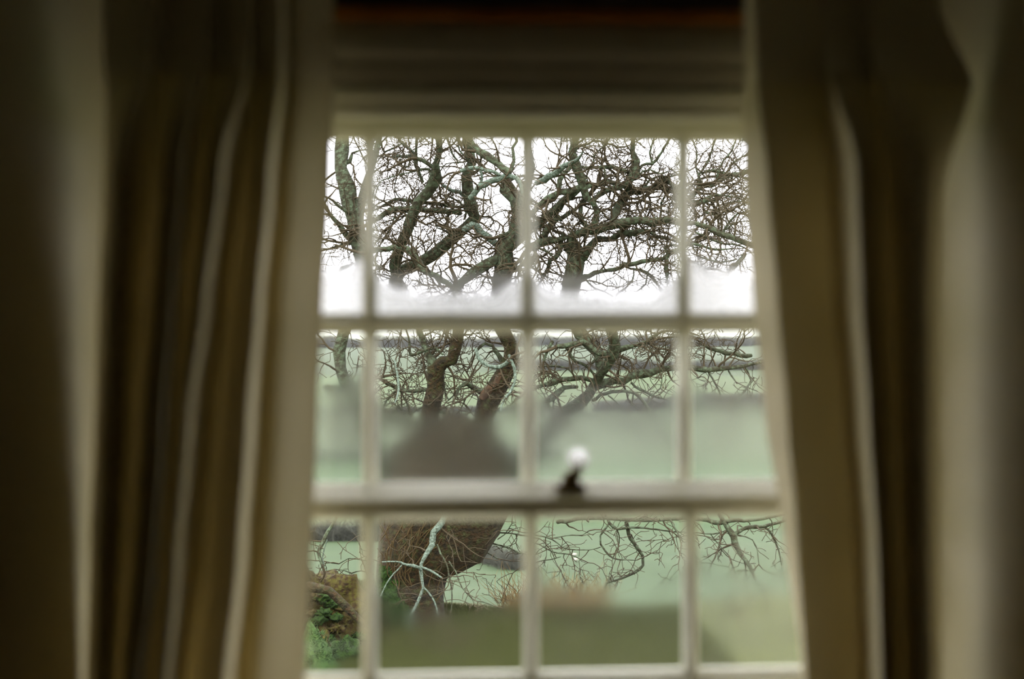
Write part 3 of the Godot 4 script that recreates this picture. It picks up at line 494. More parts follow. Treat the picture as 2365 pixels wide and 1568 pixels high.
# ---------- light and lens ----------
func light_and_lens() -> void:
	var cam := Camera3D.new()
	cam.name = "camera"
	cam.position = CAMERA_AT
	cam.rotation = Vector3(-0.0075, -0.0595, -0.0025)
	cam.near = 0.05
	cam.far = 4000.0
	var lens := CameraAttributesPhysical.new()
	lens.frustum_focal_length = 50.0
	lens.frustum_focus_distance = 17.6
	lens.exposure_aperture = 2.0
	cam.attributes = lens
	add_child(cam)
	cam.current = true
	var sky := ProceduralSkyMaterial.new()
	# an evenly overcast sky: the zenith is about three times as bright as the horizon
	sky.sky_top_color = Color(0.98, 0.98, 1.0)
	sky.sky_horizon_color = Color(0.635, 0.632, 0.645)
	sky.sky_curve = 0.6
	sky.ground_bottom_color = Color(0.3, 0.32, 0.25)
	sky.ground_horizon_color = Color(0.4, 0.42, 0.36)
	sky.sky_energy_multiplier = 1.0
	var e := Environment.new()
	e.background_mode = Environment.BG_SKY
	e.sky = Sky.new()
	e.sky.sky_material = sky
	e.tonemap_mode = Environment.TONE_MAPPER_LINEAR
	e.tonemap_exposure = 11.0
	e.volumetric_fog_enabled = true
	e.volumetric_fog_density = 0.0
	e.sdfgi_enabled = true
	e.ssao_enabled = true
	e.ssil_enabled = true
	var w := WorldEnvironment.new()
	w.name = "overcast_sky"
	w.environment = e
	add_child(w)


# ---------- the room ----------
func room() -> void:
	var s := Shape.new()
	var wall := structure("wall_front", "cream plastered wall around the sash window, behind the curtains")
	for b in [[-0.65, -0.6, 0.0, 2.2], [0.6, 0.65, 0.0, 2.2], [-0.6, 0.6, 1.862, 2.2], [-0.6, 0.6, 0.0, 0.5]]:
		s.box(Vector3(b[0], b[2], -0.22), Vector3(b[1], b[3], 0.1), 0.001)
	s.box(Vector3(-3.4, 2.2, -0.22), Vector3(3.4, 2.9, 0.62), 0.001)
	part("plaster", s, M.wall, wall)
	# the thick wall opens into the room with slanting cheeks
	for side in [-1.0, 1.0]:
		s = Shape.new()
		s.extrude([[side * 0.65, 0.1], [side * (0.87 if side < 0 else 0.79), 0.62], [side * 3.4, 0.62], [side * 3.4, -0.22], [side * 0.65, -0.22]], "y", 0.0, 2.2)
		part("splayed_reveal", s, M.wall, wall)
	for w in [["wall_left", "cream side wall of the room, left, out of view", Vector3(-3.6, 0, 0.1), Vector3(-3.4, 2.9, 8.2)], ["wall_right", "cream side wall of the room, right, out of view", Vector3(3.4, 0, 0.1), Vector3(3.6, 2.9, 8.2)], ["wall_back", "cream wall at the back of the room, out of view", Vector3(-3.4, 0, 8.0), Vector3(3.4, 2.9, 8.2)], ["ceiling", "cream plaster ceiling of the room, out of view", Vector3(-3.6, 2.9, -0.22), Vector3(3.6, 3.1, 8.2)]]:  # all out of view, set far off to weaken light bounced onto the curtains
		s = Shape.new()
		s.box(w[2], w[3], 0.001)
		part("plaster", s, M.wall, structure(w[0], w[1]))
	var floor_node := structure("floor", "brown wooden floorboards of the room, out of view")  # out of view; brown boards keep the light bounced upward low
	for k in 34:
		s = Shape.new()
		s.box(Vector3(-3.4 + k * 0.2 + 0.001, -0.1, 0.1), Vector3(-3.4 + (k + 1) * 0.2 - 0.001, 0.0, 8.0), 0.002)
		part("floorboard", s, M.boards, floor_node)
	# moulded casing round the opening
	var trim := structure("trim_1", "cream moulded architrave around the window opening")
	s = Shape.new()
	s.extrude([[0.1, 1.838], [0.112, 1.838], [0.122, 1.846], [0.122, 1.862], [0.13, 1.872], [0.13, 1.884], [0.124, 1.889], [0.1, 1.889]], "x", -0.645, 0.645)
	part("head_casing", s, M.paint, trim)
	for side in [-1.0, 1.0]:
		s = Shape.new()
		s.extrude([[side * 0.597, 0.1], [side * 0.597, 0.112], [side * 0.606, 0.122], [side * 0.618, 0.122], [side * 0.628, 0.13], [side * 0.638, 0.13], [side * 0.642, 0.124], [side * 0.642, 0.1]], "y", 0.5, 1.838)
		part("side_casing", s, M.paint, trim)
	s = Shape.new()
	s.box(Vector3(-0.645, 0.46, 0.0), Vector3(0.645, 0.5, 0.16), 0.006)
	part("window_board", s, M.paint, trim)


# a horizontal member with a weathered slope on top, as the glazing bars have
func bar_across(z: float, top: float, deep: float, x0: float, x1: float) -> Shape:
	var s := Shape.new()
	s.extrude([[z - 0.02, top], [z - 0.004, top + 0.014], [z + 0.006, top + 0.014], [z + 0.026, top - 0.002], [z + 0.026, top - 0.008], [z + 0.006, top - deep], [z - 0.012, top - deep], [z - 0.02, top - deep + 0.006]], "x", x0, x1)
	return s


func bar_up(x: float, z: float, y0: float, y1: float) -> Shape:
	var s := Shape.new()
	s.extrude([[x - 0.007, z - 0.02], [x - 0.0125, z - 0.004], [x - 0.0125, z + 0.003], [x - 0.0085, z + 0.012], [x - 0.0035, z + 0.022], [x, z + 0.024], [x + 0.0035, z + 0.022], [x + 0.0085, z + 0.012], [x + 0.0125, z + 0.003], [x + 0.0125, z - 0.004], [x + 0.007, z - 0.02]], "y", y0, y1)
	return s


# condensation on the inner face: a film of water whose tiny drops blur what lies behind
func mist(parent: Node, x0: float, x1: float, y0: float, y1: float, z: float, line: float, soft: float, seed_no: int, side := 0.02, drops := 0.14, milk := 0.05) -> void:
	var top := minf(y1, line + soft + 0.02)
	var w := 96
	var h := 96
	var im := Image.create(w, h, false, Image.FORMAT_R8)
	var f := FastNoiseLite.new()
	f.seed = seed_no
	f.frequency = 0.03
	f.fractal_octaves = 4
	for py in h:
		var y := top - (top - y0) * (py + 0.5) / h
		for px in w:
			var x := x0 + (x1 - x0) * (px + 0.5) / w
			var edge := minf(x - x0, x1 - x)
			var lift := 0.035 * exp(-edge / side) + 0.012 * f.get_noise_2d(px * 1.6, 7.0)
			var a := smoothstep(line + lift + soft, line + lift - soft * 0.6, y)
			a = clampf(a * (1.0 + 0.25 * f.get_noise_2d(px * 3.0, py * 3.0)), 0.0, 1.0)
			a *= smoothstep(top - 0.002, top - 0.014, y)
			im.set_pixel(px, py, Color(a, a, a))
	var m := StandardMaterial3D.new()
	m.resource_name = "condensation"
	m.albedo_color = Color(1, 1, 1, milk)
	m.transparency = BaseMaterial3D.TRANSPARENCY_ALPHA
	m.refraction_enabled = true
	m.refraction_scale = 0.033
	m.roughness = drops
	m.roughness_texture = ImageTexture.create_from_image(im)
	m.texture_repeat = false
	m.metallic_specular = 0.5
	var s := Shape.new()
	for zz in [z, z + 0.0006]:
		var out := Vector3(0, 0, -1.0 if zz == z else 1.0)
		s.quad(Vector3(x0, y0, zz), Vector3(x1, y0, zz), Vector3(x1, top, zz), Vector3(x0, top, zz), out)
	s.quad(Vector3(x0, y0, z), Vector3(x1, y0, z), Vector3(x1, y0, z + 0.0006), Vector3(x0, y0, z + 0.0006), Vector3.DOWN)
	s.quad(Vector3(x0, top, z), Vector3(x1, top, z), Vector3(x1, top, z + 0.0006), Vector3(x0, top, z + 0.0006), Vector3.UP)
	s.quad(Vector3(x0, y0, z), Vector3(x0, top, z), Vector3(x0, top, z + 0.0006), Vector3(x0, y0, z + 0.0006), Vector3.LEFT)
	s.quad(Vector3(x1, y0, z), Vector3(x1, top, z), Vector3(x1, top, z + 0.0006), Vector3(x1, y0, z + 0.0006), Vector3.RIGHT)
	for p in s.v:
		s.uv.append(Vector2((p.x - x0) / (x1 - x0), (top - p.y) / (top - y0)))
	part("condensation", s, m, parent).set_meta("label", "misted lower part of the pane")


func glass(parent: Node, x0: float, x1: float, y0: float, y1: float, z: float) -> void:
	var s := Shape.new()
	s.quad(Vector3(x0, y0, z), Vector3(x1, y0, z), Vector3(x1, y1, z), Vector3(x0, y1, z), Vector3.BACK)
	part("pane", s, M.pane, parent)


func window() -> void:
	var win := structure("window_1", "cream painted sash window with four columns of misted panes")
	var half := PANE * 2.0
	var s := Shape.new()
	s.box(Vector3(-0.6, HEAD + 0.044, -0.12), Vector3(0.6, HEAD + 0.062, 0.1), 0.002)
	part("head_lining", s, M.paint, win)
	for side in [-1.0, 1.0]:
		s = Shape.new()
		s.box(Vector3(minf(side * 0.584, side * 0.6), 0.5, -0.12), Vector3(maxf(side * 0.584, side * 0.6), HEAD + 0.044, 0.1), 0.002)
		part("jamb_lining", s, M.paint, win)
		s = Shape.new()
		s.box(Vector3(minf(side * 0.57, side * 0.584), 0.5, 0.084), Vector3(maxf(side * 0.57, side * 0.584), HEAD + 0.044, 0.1), 0.002)
		part("staff_bead", s, M.paint, win)
	s = Shape.new()
	s.extrude([[-0.3, 0.46], [-0.3, 0.5], [-0.02, 0.54], [0.1, 0.54], [0.1, 0.46]], "x", -0.6, 0.6)
	part("sill", s, M.paint, win)

	# upper sash: two rows of four
	var up := Node3D.new()
	up.name = "upper_sash"
	win.add_child(up)
	up.set_meta("label", "upper sash with two rows of four misted panes")
	s = Shape.new()
	s.extrude([[-0.02, HEAD + 0.004], [-0.02, HEAD + 0.044], [0.024, HEAD + 0.044], [0.024, HEAD + 0.012], [0.006, HEAD], [-0.012, HEAD]], "x", -half - 0.05, half + 0.05)
	part("top_rail", s, M.paint, up)
	s = Shape.new()
	s.extrude([[-0.02, 1.2], [-0.02, 1.226], [-0.004, 1.24], [0.006, 1.24], [0.024, 1.226], [0.024, 1.2]], "x", -half - 0.05, half + 0.05)
	part("meeting_rail", s, M.paint, up)
	for side in [-1.0, 1.0]:
		s = Shape.new()
		s.extrude([[side * (half - 0.001), -0.004], [side * (half - 0.001), 0.006], [side * (half + 0.01), 0.024], [side * (half + 0.05), 0.024], [side * (half + 0.05), -0.02], [side * (half + 0.006), -0.02]], "y", 1.2, HEAD + 0.044)
		part("stile", s, M.paint, up)
	part("glazing_bar", bar_across(0.0, BAR - 0.004, 0.022, -half, half), M.paint, up)
	for k in [-1, 0, 1]:
		part("glazing_bar", bar_up(k * PANE, 0.0, 1.226, HEAD + 0.01), M.paint, up)
	# where the mist begins in each pane
	var lines := [[1.585, 1.552, 1.550, 1.583], [1.402, 1.352, 1.358, 1.376]]
	for row in 2:
		var y0: float = [BAR + 0.008, 1.236][row]
		var y1: float = [HEAD, BAR - 0.026][row]
		for k in 4:
			var x0 := (k - 2) * PANE + (0.0 if k == 0 else 0.011)
			var x1 := (k - 1) * PANE - (0.0 if k == 3 else 0.011)
			glass(up, x0, x1, y0, y1, 0.0)
			mist(up, x0 + 0.0005, x1 - 0.0005, y0 + 0.0005, y1 - 0.0005, 0.0015, lines[row][k], 0.022, 11 + row * 4 + k, 0.02, 0.3 if row == 0 else 0.115, [0.3, [0.05, 0.02, 0.12, 0.10][k]][row])

	# lower sash, one step nearer the room
	var low := Node3D.new()
	low.name = "lower_sash"
	win.add_child(low)
	low.set_meta("label", "lower sash with two rows of four misted panes")
	var z := SASH_STEP
	s = Shape.new()
	s.extrude([[0.028, RAIL - 0.03], [0.028, RAIL + 0.026], [0.034, RAIL + 0.026], [z + 0.018, RAIL + 0.003], [z + 0.022, RAIL - 0.001], [z + 0.022, RAIL - 0.022], [z + 0.006, RAIL - 0.034], [z - 0.012, RAIL - 0.034]], "x", -half - 0.05, half + 0.05)
	part("meeting_rail", s, M.paint, low)
	s = Shape.new()
	s.extrude([[z - 0.02, 0.54], [z - 0.02, 0.62], [z - 0.006, 0.632], [z + 0.006, 0.632], [z + 0.024, 0.616], [z + 0.024, 0.54]], "x", -half - 0.05, half + 0.05)
	part("bottom_rail", s, M.paint, low)
	for side in [-1.0, 1.0]:
		s = Shape.new()
		s.extrude([[side * (half - 0.001), z - 0.004], [side * (half - 0.001), z + 0.006], [side * (half + 0.01), z + 0.024], [side * (half + 0.05), z + 0.024], [side * (half + 0.05), z - 0.02], [side * (half + 0.006), z - 0.02]], "y", 0.54, RAIL + 0.02)
		part("stile", s, M.paint, low)
	part("glazing_bar", bar_across(z, LOW_BAR - 0.012, 0.022, -half, half), M.paint, low)
	for k in [-1, 0, 1]:
		part("glazing_bar", bar_up(k * PANE, z, 0.62, RAIL - 0.02), M.paint, low)
	var low_lines := [0.942, 1.03, 1.062, 1.085]
	for row in 2:
		var y0: float = [LOW_BAR, 0.632][row]
		var y1: float = [RAIL - 0.034, LOW_BAR - 0.034][row]
		for k in 4:
			var x0 := (k - 2) * PANE + (0.0 if k == 0 else 0.011)
			var x1 := (k - 1) * PANE - (0.0 if k == 3 else 0.011)
			glass(low, x0, x1, y0, y1, z)
			if row == 0:
				mist(low, x0 + 0.0005, x1 - 0.0005, y0 + 0.0005, y1 - 0.0005, z + 0.0015, low_lines[k], 0.03 if k > 1 else 0.018, 31 + k, 0.02, 0.1, [0.01, 0.01, 0.03, 0.06][k])
	# the catch on the meeting rails
	var catch_node := Node3D.new()
	catch_node.name = "sash_fastener"
	win.add_child(catch_node)
	catch_node.set_meta("label", "dark brass sash fastener with a white opal glass knob")
	s = Shape.new()
	s.box(Vector3(0.042, RAIL + 0.012, 0.034), Vector3(0.092, RAIL + 0.024, 0.07), 0.003)
	s.box(Vector3(0.052, RAIL + 0.02, 0.04), Vector3(0.082, RAIL + 0.034, 0.062), 0.004)
	part("plate", s, M.brass, catch_node)
	s = Shape.new()
	s.tube(PackedVector3Array([Vector3(0.058, RAIL + 0.03, 0.05), Vector3(0.07, RAIL + 0.036, 0.05), Vector3(0.079, RAIL + 0.042, 0.05), Vector3(0.081, RAIL + 0.05, 0.05)]), PackedFloat32Array([0.010, 0.011, 0.010, 0.006]), 10)
	part("lever", s, M.brass, catch_node)
	s = Shape.new()
	s.lump(Vector3(0.081, RAIL + 0.064, 0.05), Vector3(0.018, 0.018, 0.018), noise, 0.0, 14)
	part("knob", s, M.opal, catch_node).set_meta("label", "white opal glass knob")


# ---------- curtains, pole and blind ----------
func fold_at(col: Array, y: float) -> float:
	var xs: Array = [col[0]] + col + [col[6]]
	for k in FOLD_Y.size() - 1:
		if y >= FOLD_Y[k + 1]:
			var t: float = (y - FOLD_Y[k + 1]) / (FOLD_Y[k] - FOLD_Y[k + 1])
			return lerpf(xs[k + 1], xs[k], smoothstep(0.0, 1.0, t) * 0.5 + t * 0.5)
	return xs[8]


func drape(folds: Array, y0: float, y1: float, rows: int, flat: float, ahead: float, seed_no: int) -> Shape:
	var s := Shape.new()
	var grid := []
	for r in rows + 1:
		var y := lerpf(y1, y0, float(r) / rows)
		# the cloth is gathered flat by the tape at the top and opens out below
		var open := lerpf(flat, 1.0, smoothstep(1.93, 1.72, y))
		var row := PackedVector3Array()
		for k in folds.size() - 1:
			var xa := fold_at(folds[k][0], y)
			var xb := fold_at(folds[k + 1][0], y)
			var za: float = lerpf(0.275, folds[k][1], open)
			var zb: float = lerpf(0.275, folds[k + 1][1], open)
			for q in 10:
				var t := q / 10.0
				var ease := (1.0 - cos(PI * t)) / 2.0
				var x := lerpf(xa, xb, lerpf(t, ease, 0.35))
				var zz := lerpf(za, zb, lerpf(t, ease, 0.75)) + ahead
				zz += 0.010 * noise.get_noise_3d(x * 14.0 + seed_no, y * 2.2, 3.0) * open
				row.append(Vector3(x, y, zz))
		row.append(Vector3(fold_at(folds[-1][0], y), y, lerpf(0.275, folds[-1][1], open) + ahead))
		grid.append(row)
	s.sheet(grid)
	return s


func curtains() -> void:
	var pole := thing("curtain_pole", "dark wooden curtain pole above the window", "curtain pole", Vector3(0, 2.105, 0.26))
	var s := Shape.new()
	s.tube(PackedVector3Array([Vector3(-0.67, 0, 0), Vector3(0.65, 0, 0)]), PackedFloat32Array([0.014, 0.014]), 16)
	part("pole", s, M.dark_wood, pole)
	for side in [-1.0, 1.0]:
		s = Shape.new()
		s.lump(Vector3(side * 0.66, 0, 0), Vector3(0.012, 0.02, 0.02), noise, 0.0, 10)
		part("finial", s, M.dark_wood, pole)
		s = Shape.new()
		s.box(Vector3(side * 0.62 - 0.012, -0.05, -0.16), Vector3(side * 0.62 + 0.012, 0.03, -0.148), 0.002)
		s.box(Vector3(side * 0.62 - 0.009, -0.022, -0.15), Vector3(side * 0.62 + 0.009, -0.01, 0.012), 0.002)
		part("bracket", s, M.dark_wood, pole)
	for side in [-1, 1]:
		var folds: Array = LEFT_FOLDS if side < 0 else RIGHT_FOLDS
		var text := "beige curtain hanging in deep folds left of the window" if side < 0 else "beige curtain hanging in soft folds right of the window"
		var cur := thing("curtain", text, "curtain", Vector3.ZERO, "pair of beige curtains")
		part("drape", drape(folds, 0.02, 2.0, 90, 0.25, 0.0, side * 7), M.curtain, cur)
		var hs := drape(folds, 1.872, 2.066, 12, 0.25, 0.006, side * 7)
		part("heading", hs, M.heading, cur).set_meta("label", "stiff gathered heading band")
		for k in folds.size():
			var x: float = folds[k][0][0]
			s = Shape.new()
			var ring := PackedVector3Array()
			var rad := PackedFloat32Array()
			for q in 17:
				var w := TAU * q / 16.0
				ring.append(Vector3(x, 2.1 + 0.022 * cos(w), 0.26 + 0.022 * sin(w)))
				rad.append(0.0025)
			s.tube(ring, rad, 6)
			s.tube(PackedVector3Array([Vector3(x, 2.08, 0.26), Vector3(x, 2.05, 0.275)]), PackedFloat32Array([0.0025, 0.0025]), 6)
			part("ring", s, M.dark_wood, cur)
	# the blind, pulled right up
	var blind := thing("raised_blind", "folded grey fabric blind pulled up above the window", "blind", Vector3(0, 0, 0))
	s = Shape.new()
	s.box(Vector3(-0.56, 1.992, 0.1), Vector3(0.56, 2.012, 0.146), 0.002)
	part("wooden_headrail", s, M.stained_wood, blind).set_meta("label", "orange brown wooden headrail")
	s = Shape.new()
	s.extrude([[0.1, 1.99], [0.128, 1.992], [0.136, 1.975], [0.14, 1.955], [0.139, 1.94], [0.13, 1.929], [0.1, 1.927]], "x", -0.56, 0.56)
	part("upper_fold", s, M.blind, blind)
	s = Shape.new()
	s.extrude([[0.1, 1.93], [0.13, 1.931], [0.133, 1.92], [0.131, 1.905], [0.126, 1.893], [0.1, 1.889]], "x", -0.56, 0.56)
	part("lower_fold", s, M.blind, blind)
	# a dark board over the blind
	var board := thing("pelmet_board", "dark wooden board above the raised blind", "board", Vector3.ZERO)
	s = Shape.new()
	s.box(Vector3(-0.62, 2.014, 0.1), Vector3(0.62, 2.034, 0.17), 0.002)
	part("board", s, M.dark_wood, board)


# ---------- the land ----------
func lawn_edge(x: float) -> float:
	if x < -1.0:
		return 18.2
	if x < 0.0:
		return lerpf(18.2, 16.2, x + 1.0)
	if x < 1.3:
		return lerpf(16.2, 15.6, x / 1.3)
	return minf(15.6 + 0.25 * (x - 1.3), 16.6)


const PROFILE := [[30.0, -8.0], [60.0, -18.0], [150.0, -37.0], [300.0, -52.5], [420.0, -60.0], [600.0, -62.0], [900.0, -50.0], [1300.0, -26.0], [1800.0, -16.0]]


func ground(x: float, u: float) -> float:
	var e := lawn_edge(x)
	var near := -2.2 + 0.05 * noise.get_noise_2d(x * 0.9, u * 0.9)
	if u <= e:
		return near
	var low := -8.0
	for k in PROFILE.size() - 1:
		if u >= PROFILE[k][0]:
			low = lerpf(PROFILE[k][1], PROFILE[k + 1][1], clampf((u - PROFILE[k][0]) / (PROFILE[k + 1][0] - PROFILE[k][0]), 0.0, 1.0))
	if u < 30.0:
		low = -8.0
	return lerpf(near, low, smoothstep(0.0, 1.0, clampf((u - e) / (30.0 - e), 0.0, 1.0))) + (0.0 if u < 60.0 else minf(2.5, u * 0.003) * noise.get_noise_2d(x * 0.01, u * 0.01))


func land() -> void:
	var s := Shape.new()
	var grid := []
	for r in 77:
		var u := 0.4 + r * 0.26
		var row := PackedVector3Array()
		for k in 61:
			var x := -6.0 + k * 0.2
			row.append(Vector3(x, ground(x, u), -u))
		grid.append(row)
	s.sheet(grid)
	# mown grass up to a slanting line, paler rough grass beyond it
	for p in s.v:
		var mown := -p.z < 15.3 - (p.x - 1.3) * 1.85 + 0.4 * noise.get_noise_2d(p.x * 6.0, p.z * 6.0)
		s.c.append(Color(0.62, 0.62, 0.62) if mown else Color(0.52, 0.62, 0.78))
	part("turf", s, M.lawn, structure("lawn", "olive green lawn below the window, running to the oak"))
	# the valley, field by field
	s = Shape.new()
	grid = []
	var us := []
	for r in 40:
		us.append(19.8 + r * 1.5)
	for r in 150:
		us.append(80.0 * pow(1800.0 / 80.0, r / 149.0))
	for u in us:
		var row := PackedVector3Array()
		for k in 61:
			var x: float = (k / 30.0 - 1.0) * (9.0 + u * 0.55)
			row.append(Vector3(x, ground(x, u), -u))
		grid.append(row)
	s.sheet(grid)
	var pale := Color(0.0228, 0.0377, 0.0089)
	for p in s.v:
		var u := -p.z
		var wob := u + 30.0 * noise.get_noise_2d(p.x * 0.004, 5.0) + 0.12 * p.x
		var col := pale
		if u < 60.0:
			col = Color(0.0182, 0.0203, 0.0039)
		elif wob > 1150.0:
			col = Color(0.0218, 0.0346, 0.0093)
		elif wob > 900.0:
			col = Color(0.0296, 0.0432, 0.0103)
		elif wob > 640.0:
			col = Color(0.0236, 0.0377, 0.0085)
		elif wob > 430.0:
			col = Color(0.0189, 0.0359, 0.0078)
		else:
			col = Color(0.0200, 0.0382, 0.0085)
		s.c.append(col)
	part("pasture", s, M.field, structure("valley_fields", "pale green fields of the valley beyond the oak"))


# ---------- the oak ----------
var twig_shape: Shape
var twig_count := 0


func smooth_path(p: PackedVector3Array, r: PackedFloat32Array, step: float) -> Array:
	var op := PackedVector3Array()
	var orr := PackedFloat32Array()
	for k in p.size() - 1:
		var a := p[maxi(k - 1, 0)]
		var b := p[k]
		var c := p[k + 1]
		var d := p[mini(k + 2, p.size() - 1)]
		var m := clampi(int(b.distance_to(c) / step), 1, 8)
		for q in m:
			var t := float(q) / m
			op.append(0.5 * ((2.0 * b) + (c - a) * t + (2.0 * a - 5.0 * b + 4.0 * c - d) * t * t + (3.0 * b - a - 3.0 * c + d) * t * t * t))
			orr.append(lerpf(r[k], r[k + 1], t))
	op.append(p[-1])
	orr.append(r[-1])
	return [op, orr]


# a gnarled twig that wanders and forks
func grow(from: Vector3, way: Vector3, length: float, radius: float, level: int, sag: float) -> void:
	twig_count += 1
	var steps := clampi(int(length / 0.07), 3, 12)
	var p := PackedVector3Array([from])
	var r := PackedFloat32Array([radius])
	var d := way.normalized()
	var at := from
	for k in steps:
		d = (d + Vector3(rng.randfn(0, 0.26), rng.randfn(0, 0.26) - sag, rng.randfn(0, 0.26))).normalized()
		at += d * length / steps
		p.append(at)
		r.append(maxf(0.0042, radius * (1.0 - 0.66 * (k + 1) / steps)))
		if level < 3 and k > 0 and rng.randf() < [0.7, 0.62, 0.52, 0.34][level + 1]:
			var side := d.cross(Vector3(rng.randfn(), rng.randfn(), rng.randfn())).normalized()
			grow(at, d * rng.randf_range(0.4, 0.9) + side, length * rng.randf_range(0.35, 0.62), maxf(0.0048, r[-1] * 0.78), level + 1, sag * 0.6)
	twig_shape.tube(p, r, 5 if radius > 0.009 else 3)


func oak() -> void:
	var tree := thing("oak_tree", "old bare oak with gnarled lichen covered limbs beyond the window", "tree", Vector3(-0.42, -2.2, -15.5))
	var shift := -tree.position
	twig_shape = Shape.new()
	for limb in LIMBS:
		var kind: String = limb[0]
		var a: Array = limb[1]
		var p := PackedVector3Array()
		var r := PackedFloat32Array()
		for k in range(0, a.size(), 4):
			p.append(Vector3(a[k], a[k + 1], a[k + 2]))
			r.append(a[k + 3])
		# limbs that leave the traced part of the crown go on
		var most: float = 0.0
		for q in r:
			most = maxf(most, q)
		for e in [0, p.size() - 1]:
			if p[e].y > 3.9 and r[e] > 0.02 and e > 0:
				var d := (p[e] - p[e - 1]).normalized()
				var at := p[e]
				for k in 5:
					d = (d + Vector3(rng.randfn(0, 0.3), rng.randfn(0, 0.2) + 0.05, rng.randfn(0, 0.3))).normalized()
					at += d * 0.4
					p.append(at)
					r.append(r[e] * (1.0 - 0.16 * (k + 1)))
		var path := smooth_path(p, r, clampf(most * 1.6, 0.06, 0.16))
		var sp: PackedVector3Array = path[0]
		var sr: PackedFloat32Array = path[1]
		# limbs are never quite straight or even
		if most < 0.2:
			for k in range(1, sp.size() - 1):
				sp[k] += Vector3(rng.randfn(), rng.randfn(), rng.randfn()) * minf(0.012, sr[k] * 0.22)
				sr[k] *= rng.randf_range(0.88, 1.14)
		var s := Shape.new()
		var moved := PackedVector3Array()
		for q in sp:
			moved.append(q + shift)
		var big := most > 0.2
		s.tube(moved, sr, 36 if big else (12 if most > 0.05 else 7), 0.16 if big else 0.22, noise)
		var m: Material = {"trunk": M.trunk if most > 0.2 else M.bark, "bark": M.bark, "lichen": M.lichen, "bare": M.bare_wood}[kind]
		if kind == "bare":
			part("bare_wood", s, m, tree).set_meta("label", "torn patch of bare orange wood")
		elif kind == "trunk" and big:
			part("trunk", s, m, tree)
		else:
			part("branch", s, m, tree)
		if kind == "bare":
			continue
		# twigs along the limb, thick on the thin ones and at the ends
		var run := 0.0
		var next := rng.randf_range(0.05, 0.2)
		for k in range(1, sp.size()):
			run += sp[k].distance_to(sp[k - 1])
			if run < next or sr[k] > 0.2:
				continue
			next = run + rng.randf_range(0.05, 0.17) * (2.0 if sp[k].y < 0.2 else 0.7 if sp[k].x > 2.3 else 0.85)
			var along := (sp[k] - sp[k - 1]).normalized()
			var side := along.cross(Vector3(rng.randfn(), rng.randfn(), rng.randfn())).normalized()
			var low: float = 0.05 if sp[k].y < 0.3 else -0.02
			var len := rng.randf_range(0.25, 0.75) * (0.7 if sr[k] < 0.02 else 1.0)
			grow(sp[k] + side * sr[k] * 0.7, along * rng.randf_range(0.0, 0.7) + side, len, clampf(sr[k] * 0.4, 0.0075, 0.016), 0 if rng.randf() < 0.2 else 1, low)
		if kind != "lichen" and most > 0.03 and most < 0.2 and sp[0].y > 0.2:
			for k in int(run / (0.32 if sp[0].x > 2.0 else 0.55)):
				var q := rng.randi_range(1, sp.size() - 2)
				var out := (sp[q + 1] - sp[q]).cross(Vector3(rng.randfn(), rng.randfn(), rng.randfn() * 1.4)).normalized()
				grow(sp[q], out + (sp[q + 1] - sp[q]).normalized() * 0.5 + Vector3(0, 0.1, -0.25), rng.randf_range(0.7, 1.3), rng.randf_range(0.012, 0.024), -1, 0.0)
		grow(sp[-1], sp[-1] - sp[-2], rng.randf_range(0.4, 0.8), clampf(sr[-1] * 0.9, 0.008, 0.03), 0, 0.0)
	for k in twig_shape.v.size():
		twig_shape.v[k] += shift
	var tw := part("twigs", twig_shape, M.twig, tree)
	tw.set_meta("kind", "stuff")
	tw.set_meta("label", "fine bare twigs")
	# moss on the foot of the trunk, left of the root
	for q in [[-0.32, 0.16, 0.42, 0.16, 0.2], [-0.2, 0.2, 0.47, 0.12, 0.22], [-0.26, 0.42, 0.4, 0.15, 0.2], [-0.06, 0.14, 0.5, 0.07, 0.17], [-0.4, 0.1, 0.36, 0.16, 0.12], [-0.3, 0.62, 0.36, 0.1, 0.14]]:
		var s := Shape.new()
		s.lump(Vector3(q[0], q[1], q[2]), Vector3(q[3], q[4], 0.08), noise, 0.8, 16, 40.0)
		part("moss", s, M.moss, tree).set_meta("label", "deep green moss cushion")
	# dead ivy stems on the trunk
	var ivy := Shape.new()
	for k in 70:
		var x := rng.randf_range(-0.5, 0.62)
		var y := rng.randf_range(0.3, 1.4)
		var p := PackedVector3Array()
		var r := PackedFloat32Array()
		var dx := rng.randf_range(-0.25, 0.3)
		for q in 6:
			var yy := y + q * 0.09
			var mid := 0.02 + maxf(0.0, yy - 0.7) * 0.45
			var wide := 0.43 + maxf(0.0, yy - 0.7) * 0.35
			var off := clampf((x - 0.1) / 0.55, -0.95, 0.95)
			p.append(Vector3(mid + off * wide + dx * q * 0.2 + rng.randfn() * 0.02, yy, wide * sqrt(1.0 - off * off) * 1.04 + rng.randf_range(0.0, 0.03)))
			r.append(rng.randf_range(0.004, 0.009))
		ivy.tube(p, r, 4)
	var iv := part("dead_ivy", ivy, M.dry_stem, tree)
	iv.set_meta("kind", "stuff")


